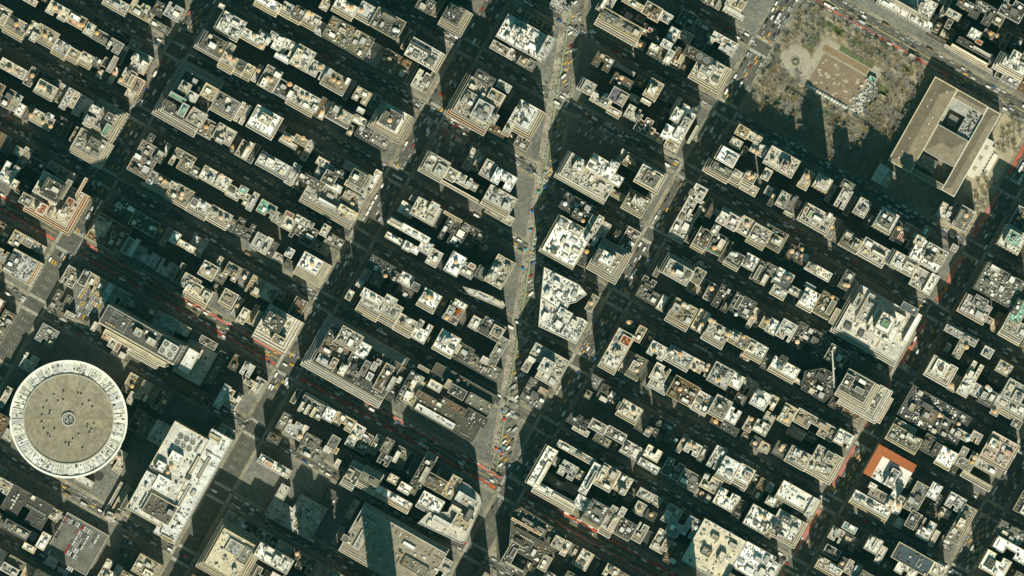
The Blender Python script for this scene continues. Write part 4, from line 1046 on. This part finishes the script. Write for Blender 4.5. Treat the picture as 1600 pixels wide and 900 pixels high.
# bare trees
def tree_mesh(seed, h=9.5, R=4.6):
    rnd = random.Random(seed); t = MB(); c = MB(); t.bar((0, 0, 0), (0, 0, h*.35), .24, .17, 5)
    for i in range(9):
        a = i*2.4+rnd.random()*.6; r = R*rnd.uniform(.3, .95); e = (r*cos(a), r*sin(a), h*rnd.uniform(.62, .95)); s = (0, 0, h*rnd.uniform(.25, .36))
        mid = tuple(s[k]*.5+e[k]*.5+(0, 0, .4)[k] for k in range(3)); t.bar(s, mid, .13, .09, 3); t.bar(mid, e, .09, .05, 3)
        for j in range(24):
            f = rnd.random(); b = tuple(mid[k]+(e[k]-mid[k])*f for k in range(3)); q = rnd.random()*6.28; l = rnd.uniform(.8, 2.4)
            d = (cos(q)*l, sin(q)*l, rnd.uniform(-.1, .9)*l); w_ = .075; n = (-sin(q)*w_, cos(q)*w_, 0); p = (b[0]+d[0], b[1]+d[1], b[2]+d[2])
            c.tri((b[0]-n[0], b[1]-n[1], b[2]), (b[0]+n[0], b[1]+n[1], b[2]), p)
            g2 = q+rnd.uniform(-1, 1); p2 = (b[0]+d[0]*.5+cos(g2)*l*.6, b[1]+d[1]*.5+sin(g2)*l*.6, b[2]+d[2]*.5+l*.3); m_ = (b[0]+d[0]*.5, b[1]+d[1]*.5, b[2]+d[2]*.5)
            c.tri(m_, (m_[0]+w_, m_[1]+w_, m_[2]+.05), p2)
    return t.mesh('trunk', [M_BARK]), c.mesh('crown', [M_TWIG])
TREES = [tree_mesh(i) for i in range(5)]
def tree(x, y, label, group, s=1.0):
    o = link('bare_tree', None, None, (x, y, .2), random.random()*6); i = random.randrange(5); s *= random.uniform(.75, 1.2); o.scale = (s, s, s)
    link('trunk', TREES[i][0], o); link('crown', TREES[i][1], o); return tag(o, label, 'tree', group)
occ = []; TB = []
def try_tree(u, v, d, label, group, s=1.0):
    if any(abs(u-a) < d and abs(v-b) < d and math.hypot(u-a, v-b) < d for a, b in occ): return
    occ.append((u, v))
    if group != 'leafless street trees' and len(occ) <= 300 or group == 'x': tree(*W(u, v), label, group, s)
    else: TB.append((*W(u, v), s))
for i in range(2200):
    u, v = random.uniform(pu0+3, pu1-3), random.uniform(pv0+2, pv1-2)
    if 1148 < u < 1262 and 494 < v < 584: continue
    if math.hypot(u-cu, v-cv) < 27: continue
    zone = 'above' if v > 584 else 'below' if v < 494 else ('left of' if u < 1148 else 'right of')
    side = 'toward the library' if u > 1230 else 'toward the left avenue' if u < 1150 else 'midway along'
    try_tree(u, v, 8.3, 'leafless tree in the park %s the brown lawn, %s' % (zone, side), 'leafless park trees %s the lawn, %s' % (zone, side), 1.2)
for i in range(260):
    u, v = random.uniform(1467, AV[5]-22), random.uniform(pv0+4, pv1-4)
    if 515 < v < 560: continue
    try_tree(u, v, 8, 'leafless tree on the terrace between the library and the red bus lane', 'leafless trees in front of the library')
for a in range(0, 900):
    u, v = random.uniform(0, 1740), random.uniform(-300, 700)
    n = round((v-vst(34))/VS)+34; s = random.choice((-1, 1)); v = vst(n)+s*(half(n)+2.2)
    if vis(u, v) and all(abs(u-x) > 24 for x in AV.values()) and abs(pix(u, v)[0]-bway(pix(u, v)[1])) > 26 and random.random() < .22:
        up = (n-34); try_tree(u, v, 9, 'leafless street tree on the pavement of %s' % ('the bus-lane street' if up == 0 else 'the %s street %s the bus-lane street' % (ORD[abs(up)-1], 'above' if up > 0 else 'below')), 'leafless street trees', .62)
if TB:
    m = MB()
    for (x, y, s) in TB:
        i = random.randrange(5); q = random.random()*6.28; s *= random.uniform(.8, 1.15)
        for k, me in enumerate(TREES[i]):
            n = len(m.v); m.v += [(x+s*(p.co.x*cos(q)-p.co.y*sin(q)), y+s*(p.co.x*sin(q)+p.co.y*cos(q)), .2+s*p.co.z) for p in me.vertices]
            m.f += [tuple(j+n for j in f.vertices) for f in me.polygons]; m.m += [k]*len(me.polygons)
    o = m.build('tree_mass', [M_BARK, M_TWIG], kind='stuff'); tag(o, 'small leafless trees lining the pavements and the library front', 'trees')
# ---------------------------------------------------------------- orange hipped roof with the round skylight
ox, oy = w2(1388, 738, 42); OB = link('courtyard_building', None, None, (ox, oy, .15), -TH)
tag(OB, 'building with orange tiled roof around a white terrace and oval skylight', 'building')
P = rect(0, 4, 47, 36)
m = MB(); m.prism(P, 0, 40, 0, top=False); m.build('wall', WALL['stone'], OB)
b = MB(); x0, y0, x1, y1 = bbox(P); d = 9.5; h0, h1 = 40, 45
b.quad((x0, y1, h0), (x0, y0, h0), (x0+d, y0, h1), (x0+d, y1-d, h1)); b.quad((x1, y1, h0), (x0, y1, h0), (x0+d, y1-d, h1), (x1-1, y1-d, h1)); b.tri((x1, y1-d, h0), (x1, y1, h0), (x1-1, y1-d, h1))
b.quad((x0+d, y0, h0), (x0+d, y1-d, h0), (x0+d, y1-d, h1), (x0+d, y0, h1)); b.quad((x0+d, y1-d, h0), (x1, y1-d, h0), (x1-1, y1-d, h1), (x0+d, y1-d, h1))
b.build('tiled_roof', mat('orange_tiles', (.60, .19, .07), noise=.12, seams=.2, seamsize=1.4, var=0), OB)
m = MB(); m.prism(rect((x0+d+x1)/2, (y0+y1-d)/2, x1-x0-d-.4, y1-y0-d-.4), 38, 40.3, 0); m.build('terrace', ROOF['W'], OB)
el = [(7+8.2*cos(2*pi*i/32), 4+5.4*sin(2*pi*i/32)) for i in range(32)]
m = MB(); m.prism(el, 40.2, 41.2, 0); m.build('skylight', M_WIN, OB)
m = MB()
for i in range(-5, 6):
    y = 5.2*math.sqrt(1-(i/5.6)**2); m.box(7+i*1.45, 4, 41.2, .28, 2*y, .2)
    if abs(i) < 4: x = 8*math.sqrt(1-(i/4.2)**2); m.box(7, 4+i*1.25, 41.25, 2*x, .28, .2)
m.build('skylight_bars', M_UNIT, OB)
um = MB()
for i in range(34): um.box(random.uniform(-12, 22), random.uniform(-13, -3), 40.2, random.uniform(.8, 3), random.uniform(.6, 2.6), random.uniform(.6, 2), 0, random.randrange(3))
um.build('roof_machines', [M_UNIT, M_UNITG, M_UNITD], OB, kind='stuff')
# ---------------------------------------------------------------- construction crane
kx, ky = w2(1301, 575); K = link('tower_crane', None, None, (kx, ky, .15)); tag(K, 'tower crane with long slim jib over the dark building site', 'crane')
m = MB(); m.box(0, 0, 0, 2, 2, 66); m.build('mast', mat('crane_white', (.62, .6, .52), noise=.1), K)
m = MB(); m.bar((0, -22, 67), (-2.5, 20, 67), .9, .7, 4); m.bar((0, 0, 67), (0, 0, 76), .6, .2); m.bar((0, 0, 75), (-2, 14, 67.5), .15, .15, 3); m.build('jib', MATS['crane_white'], K)
m = MB(); m.box(1, -20, 64, 3, 4, 3); m.build('counterweight', M_UNITG, K)
# ---------------------------------------------------------------- vehicles
PAINT = {'white': (.72, .71, .67), 'black': (.025, .025, .028), 'silver': (.40, .41, .40), 'grey': (.14, .14, .14), 'red': (.40, .04, .03), 'blue': (.05, .10, .24), 'yellow': (.72, .40, .03), 'brown': (.20, .13, .08)}
PM = {k: mat('paint_'+k, c, rough=.35, spec=.5, noise=.04, var=.12) if k not in ('white', 'yellow') else mat('car_paint_'+k, c, rough=.35, spec=.5, noise=.04, var=.12) for k, c in PAINT.items()}
def veh(kind):
    m = MB()
    if kind in ('car', 'taxi'):
        L, Wd = 4.7, 1.85
        P = [(-L/2, -Wd*.44), (-L/2+.3, -Wd/2), (L/2-.7, -Wd/2), (L/2, -Wd*.36), (L/2, Wd*.36), (L/2-.7, Wd/2), (-L/2+.3, Wd/2), (-L/2, Wd*.44)]
        m.prism(P, .25, .85, 0)
        b = [(-1.75, -.8), (1.05, -.8), (1.05, .8), (-1.75, .8)]; t = [(-1.15, -.62), (.35, -.62), (.35, .62), (-1.15, .62)]; n = len(m.v)
        m.v += [(x, y, .85) for x, y in b]+[(x, y, 1.42) for x, y in t]
        for i in range(4): j = (i+1) % 4; m.f.append((n+i, n+j, n+4+j, n+4+i)); m.m.append(1)
        m.f.append((n+4, n+5, n+6, n+7)); m.m.append(0)
        if kind == 'taxi': m.box(-.4, 0, 1.42, .35, .9, .16, 0, 2)
        for x in (-1.4, 1.4):
            for y in (-.85, .85): m.box(x, y, 0, .62, .2, .6, 0, 3)
    elif kind == 'van':
        m.box(-.4, 0, .35, 4.9, 2.0, 2.0, 0, 0); m.box(2.5, 0, .35, .9, 1.9, 1.0, 0, 0); m.box(2.2, 0, 1.35, .5, 1.75, .6, 0, 1)
        for x in (-1.9, 1.9):
            for y in (-.95, .95): m.box(x, y, 0, .7, .2, .7, 0, 3)
    elif kind == 'truck':
        m.box(-.9, 0, .9, 6.4, 2.45, 2.5, 0, 0); m.box(3.35, 0, .5, 1.7, 2.2, 1.9, 0, 2); m.box(4.0, 0, 1.5, .45, 1.9, .7, 0, 1)
        for x in (-2.8, 3.1):
            for y in (-1.1, 1.1): m.box(x, y, 0, .9, .25, .9, 0, 3)
    else:
        m.box(0, 0, .35, 12.2, 2.6, 2.75, 0, 0); m.box(0, 0, 1.3, 12.3, 2.66, .9, 0, 1); m.box(-3, 0, 3.1, 2.2, 1.6, .3, 0, 2); m.box(2.4, 0, 3.1, 1.2, 1.2, .2, 0, 2)
        for x in (-3.8, 3.9):
            for y in (-1.2, 1.2): m.box(x, y, 0, 1, .25, 1, 0, 3)
    return m
VM = {}
def vmesh(kind, col):
    if (kind, col) not in VM: VM[(kind, col)] = veh(kind).mesh(kind, [PM[col], M_WIN, PM['white'] if kind == 'taxi' else M_UNITG, PM['black']])
    return VM[(kind, col)]
spots = []     # (u, v, heading in street frame, road text, parked)
def road(n):
    up = n-34; return 'the bus-lane street' if up == 0 else 'the %s street %s bus-lane street' % (ORD[abs(up)-1], 'above' if up > 0 else 'below')
def inter(u): return any(abs(u-x) < 24 for x in AV.values())
for n in range(28, 46):
    offs = [(-11.2, 0, .75), (-6.5, pi, .42), (-2.4, pi, .45), (2.4, 0, .45), (6.5, 0, .42), (11.2, 0, .75)] if n in (34, 42) else [(-5.8, 0, .8), (-1.8, 0, .42), (1.9, 0, .38), (5.8, 0, .8)]
    d = 0 if n % 2 else pi
    for (o, hd, pr) in offs:
        u = -130+random.random()*8
        while u < 1950:
            v = vst(n)+o
            if vis(u, v, 6) and random.random() < pr and not (abs(o) > 5 and inter(u)) and not (n == 41 and 1090 < u < 1500) and not (n == 32 and 298 < u < 658):
                spots.append((u, v+random.uniform(-.4, .4), hd+d if n not in (34, 42) else hd, road(n), abs(o) in (5.8, 11.2)))
            u += random.uniform(8.6, 12)*(1 if abs(o) in (5.8, 11.2) else 1.35)
for a in avs:
    for o, pr in ((-12.6, .7), (-8, .5), (-3.6, .55), (.9, .55), (5.3, .55), (9, .5), (12.8, .7)):
        if a == 5 and o < -8: pr *= .3
        v = -320+random.random()*8
        while v < 720:
            if vis(AV[a]+o, v, 6) and random.random() < pr and not any(abs(v-vst(n)) < half(n)+5 and (abs(o) > 12 or abs(v-vst(n)) < half(n)+1) for n in range(28, 46)):
                spots.append((AV[a]+o+random.uniform(-.4, .4), v, (pi/2 if a in (8, 6, 4) else -pi/2), 'the '+AVN[a], abs(o) > 12))
            v += random.uniform(8.6, 11)*(1 if abs(o) > 12 else 1.5)
y = -5
while y < 735:
    for o, pr in ((-4, .62), (0, .5), (3.8, .62), (8.4, .75)):
        if random.random() < pr:
            u, v = uv(bway(y)+o, y+random.uniform(-3, 3)); spots.append((u, v, -pi/2-radians(29.4)+radians(9.2), 'the diagonal avenue', o == 8.4))
    y += 9.5
random.shuffle(spots); lim = {'car': 0, 'taxi': 0, 'van': 0, 'truck': 0, 'bus': 0}; rest = {}
used = []
for (u, v, hd, txt, parked) in spots:
    r = random.random(); av_ = 'avenue' in txt
    kind = 'car'
    if parked: kind = 'car' if r < .72 else ('van' if r < .9 else 'truck')
    else: kind = 'taxi' if r < (.27 if av_ else .08) else 'car' if r < .74 else 'van' if r < .86 else 'truck' if r < .95 else 'bus'
    col = {'taxi': 'yellow', 'bus': 'white', 'truck': random.choice(['white', 'white', 'silver', 'brown'])}.get(kind) or random.choices(['white', 'black', 'silver', 'grey', 'red', 'blue', 'brown'], (24, 28, 22, 18, 3, 2, 2) if kind == 'car' else (60, 6, 14, 8, 3, 2, 3))[0]
    ln = {'car': 6.7, 'taxi': 6.7, 'van': 8, 'truck': 12, 'bus': 17.6}[kind]
    if kind in ('truck', 'bus'):
        if any(abs(u-a) < 13 and abs(v-b) < 13 and math.hypot(u-a, v-b) < 11.5 for a, b in used): kind = 'car'; col = 'silver'; ln = 6.7
    if any(abs(u-a) < 7.5 and abs(v-b) < 7.5 and (math.hypot(u-a, v-b) < 3.4 or (abs((u-a)*cos(hd)+(v-b)*sin(hd)) < (ln+6.7)/2 and abs(-(u-a)*sin(hd)+(v-b)*cos(hd)) < 2.4)) for a, b in used): continue
    used.append((u, v)); x, y = W(u, v); lim[kind] += 1
    if kind == 'car' and parked: lim['pk'] = lim.get('pk', 0)+1
    if kind in ('truck', 'bus'): used += [(u+4.5*cos(hd), v+4.5*sin(hd)), (u-4.5*cos(hd), v-4.5*sin(hd))]
    if lim[kind] <= 300 and not (kind == 'car' and parked and lim['pk'] > 110):
        o = link({'van': 'van', 'truck': 'delivery_truck', 'bus': 'city_bus', 'car': 'parked_car' if parked else 'car', 'taxi': 'taxi'}[kind], vmesh(kind, col), None, (x, y, .03), hd-TH)
        px, py = pix(u, v); side = ('left' if px < 530 else 'right' if px > 1060 else 'middle') if 'street' in txt else ('top' if py < 300 else 'bottom' if py > 600 else 'middle')
        tag(o, '%s %s %s %s, %s of photo' % (col, kind, 'parked on' if parked else 'driving on', txt, side), kind, '%s %ss %s %s' % (col, kind, 'parked along' if parked else 'driving on', txt))
    else: rest.setdefault(kind, []).append((x, y, hd-TH, col))
for kind, L in rest.items():
    b = MB(); base = veh(kind); names = list(PAINT)
    for (x, y, r, col) in L:
        c, s = cos(r), sin(r); n = len(b.v); b.v += [(x+p[0]*c-p[1]*s, y+p[0]*s+p[1]*c, p[2]+.03) for p in base.v]
        b.f += [tuple(i+n for i in f) for f in base.f]; b.m += [names.index(col) if q == 0 else len(names)+q-1 for q in base.m]
    o = b.build('street_traffic', [PM[k] for k in names]+[M_WIN, M_UNITG, PM['black']], kind='stuff'); o['label'] = 'mass of small %ss filling the shaded side streets' % kind; o['category'] = 'traffic'
# parking lots and the rooftop car park
def lot(px, py, wu, wv, z, fill, label, group, rows, cols=('white', 'silver', 'black', 'grey', 'white', 'red', 'blue')):
    u0, v0 = uv(px, py)
    for r in range(rows):
        vv = v0-wv/2+(r+.5)*wv/rows; u = u0-wu/2+2
        while u < u0+wu/2-1.5:
            if random.random() < fill:
                x, y = W(u, vv, z); c = random.choice(cols); o = link('parked_car', vmesh('car', c), None, (x, y, z+.03), pi/2-TH+random.uniform(-.05, .05))
                tag(o, '%s car parked %s' % (c, label), 'car', group)
            u += 3.8
lot(700, 222, 100, 74, .19, .55, 'in the dark open lot left of the diagonal avenue', 'cars in the dark central lot', 7)
lot(944, 209, 84, 40, .19, .5, 'in the dark open lot right of the diagonal avenue', 'cars in the dark lot by the diagonal avenue', 4)
lot(135, 478, 40, 44, .19, .7, 'in the sunlit lot left of the dark slab tower', 'cars in the sunlit lot', 5, ('white', 'silver', 'grey', 'silver', 'black', 'yellow', 'white'))
D = simple('parking_garage', 120, 850, 74, 72, 14, 'G', 'brick', 'garage with rows of white cars parked on its open roof deck', 'parking garage', dens=0)
m = MB(); m.ring(6, 7, 14, 15.2, 24, pi*.4, pi*1.5, 0, -22, 8); m.ring(8.5, 13, 14, 14.5, 24, pi*.4, pi*1.5, 0, -22, 8); m.ring(13, 13.6, 14, 15.4, 24, pi*.4, pi*1.5, 0, -22, 8); m.build('ramp', M_UNITD, D)
for (px, py, wu, wv, rows) in ((121, 852, 26, 44, 5), (104, 812, 22, 9, 1), (128, 824, 40, 8, 1), (148, 846, 10, 26, 3), (92, 885, 46, 16, 2), (80, 864, 18, 10, 1)):
    lot(px, py, wu, wv, 14.2, .92, 'on the open deck of the garage below the arena', 'cars on the garage roof', rows, ('white', 'white', 'silver', 'white', 'white', 'white', 'black', 'grey', 'silver', 'red'))
# ---------------------------------------------------------------- pedestrians (tiny, a crowd nobody could count)
PR = [(0, .16), (.45, .13), (.9, .19), (1.35, .24), (1.48, .08), (1.6, .12), (1.74, .05)]
pm = MB()
def person(x, y):
    n = len(pm.v); c = random.randrange(4); s = random.uniform(.92, 1.06)
    for z, r in PR:
        for i in range(5): pm.v.append((x+r*1.2*cos(i*1.257), y+r*.9*sin(i*1.257), .2+z*s))
    for j in range(len(PR)-1):
        for i in range(5): k2 = (i+1) % 5; pm.f.append((n+j*5+i, n+j*5+k2, n+j*5+5+k2, n+j*5+5+i)); pm.m.append(c if j < 3 else 4)
for i in range(1500):
    a = random.choice((8, 7, 6, 5, 4)); s = random.choice((-1, 1)); u, v = AV[a]+s*random.uniform(15.5, 20), random.uniform(-300, 700)
    if vis(u, v, 0): person(*W(u, v))
for i in range(600):
    y = random.uniform(0, 760); person(*w2(bway(y)+random.choice((random.uniform(-22, -8), random.uniform(11, 16))), y))
for i in range(500):
    u, v = random.uniform(pu0, pu1), random.uniform(pv0, pv1); person(*W(u, v))
for i in range(350): person(*w2(random.gauss(775, 12), random.gauss(735, 40)))
for i in range(300): person(*w2(random.gauss(395, 14), random.gauss(670, 22)))
for i in range(250):
    t = random.uniform(3.6, 6.0); r = random.uniform(96, 125); person(*w2(107+r*cos(t), 655-r*sin(t)))
for i in range(400): person(*w2(random.gauss(745, 4)+0, random.uniform(790, 900)))
o = pm.build('pedestrian_crowd', [PM['black'], PM['grey'], PM['blue'], PM['brown'], mat('skin_and_hair', (.2, .13, .09))], kind='stuff'); o['label'] = 'scattered pedestrians on pavements, plazas and park paths'; o['category'] = 'crowd'

# ---------------------------------------------------------------- thin teal air between the high camera and the city
hz = MB(); hz.box(0, 0, -1, 4900, 4900, CAM_H+101); hm = bpy.data.materials.new('haze_air'); hm.use_nodes = True; t = hm.node_tree
t.nodes.remove(t.nodes['Principled BSDF']); pv = t.nodes.new('ShaderNodeVolumePrincipled'); pv.inputs['Density'].default_value = 1.7e-6
pv.inputs['Color'].default_value = (.24, .95, .88, 1); t.links.new(pv.outputs[0], t.nodes['Material Output'].inputs['Volume'])
hz.prism  # closed box
n = len(hz.v); hz.f.append((3, 2, 1, 0)); hz.m.append(0)
o = hz.build('haze', hm, kind='stuff')

pad = [b for b in BLD if b.h > 215 and b.px < 400][0]; m = MB(); c0 = uv(186.8, 503.8); X0, Y0 = (c0[0]-pad.uc)*SC, (c0[1]-pad.vc)*SC; wx, wy = 19.5, 15.5
for i in range(9):
    for s_ in (-1, 1): m.box(X0-wx/2+wx*i/8, Y0+s_*wy/2, pad.h+.05, 1.3, .35, .12); m.box(X0+s_*wx/2, Y0-wy/2+wy*i/8, pad.h+.05, .35, 1.1, .12)
m.build('roof_marking', M_UNIT, pad.root)

um_ = MB(); um_.cyl(0, 0, 2.1, 1.7, .8, 8, 0, r2=.1); um_.cyl(0, 0, 0, .06, 2.2, 5, 1)
for cn, cc in (('blue', (.05, .16, .42)), ('teal', (.06, .30, .33)), ('red', (.5, .07, .04))):
    me = um_.mesh('cafe_umbrella', [mat('canvas_'+cn, cc, noise=.1), M_UNITG])
    for i in range(5):
        px, py = random.choice(((random.gauss(783, 5), random.uniform(640, 735)), (bway(300+i*30)-16+random.uniform(-3, 3), 300+i*30)))
        o = link('cafe_umbrella', me, None, (*w2(px, py), .2)); tag(o, cn+' umbrella on the pedestrian strip of the diagonal avenue', 'umbrella', cn+' umbrellas on the pedestrian strip')
pb = MB(); pb.cyl(0, 0, 0, .8, .8, 8, 0, 1); pb = pb.mesh('planter', [M_UNITG, M_IVY])
for i in range(70):
    y = 20+i*10.3; o = link('planter', pb, None, (*w2(bway(y)-random.choice((11.6, 12.4)), y+random.uniform(-2, 2)), .2)); tag(o, 'round planter at the edge of the diagonal avenue pedestrian strip', 'planter', 'planters along the pedestrian strip')
for i in range(12):
    q = MB(); q.box(-59*SC+14+random.choice((-5, 5)), -44+i*8, 26.2, 1.6, 2.6, 1.6); q.build('skylight', M_UNIT, LB)
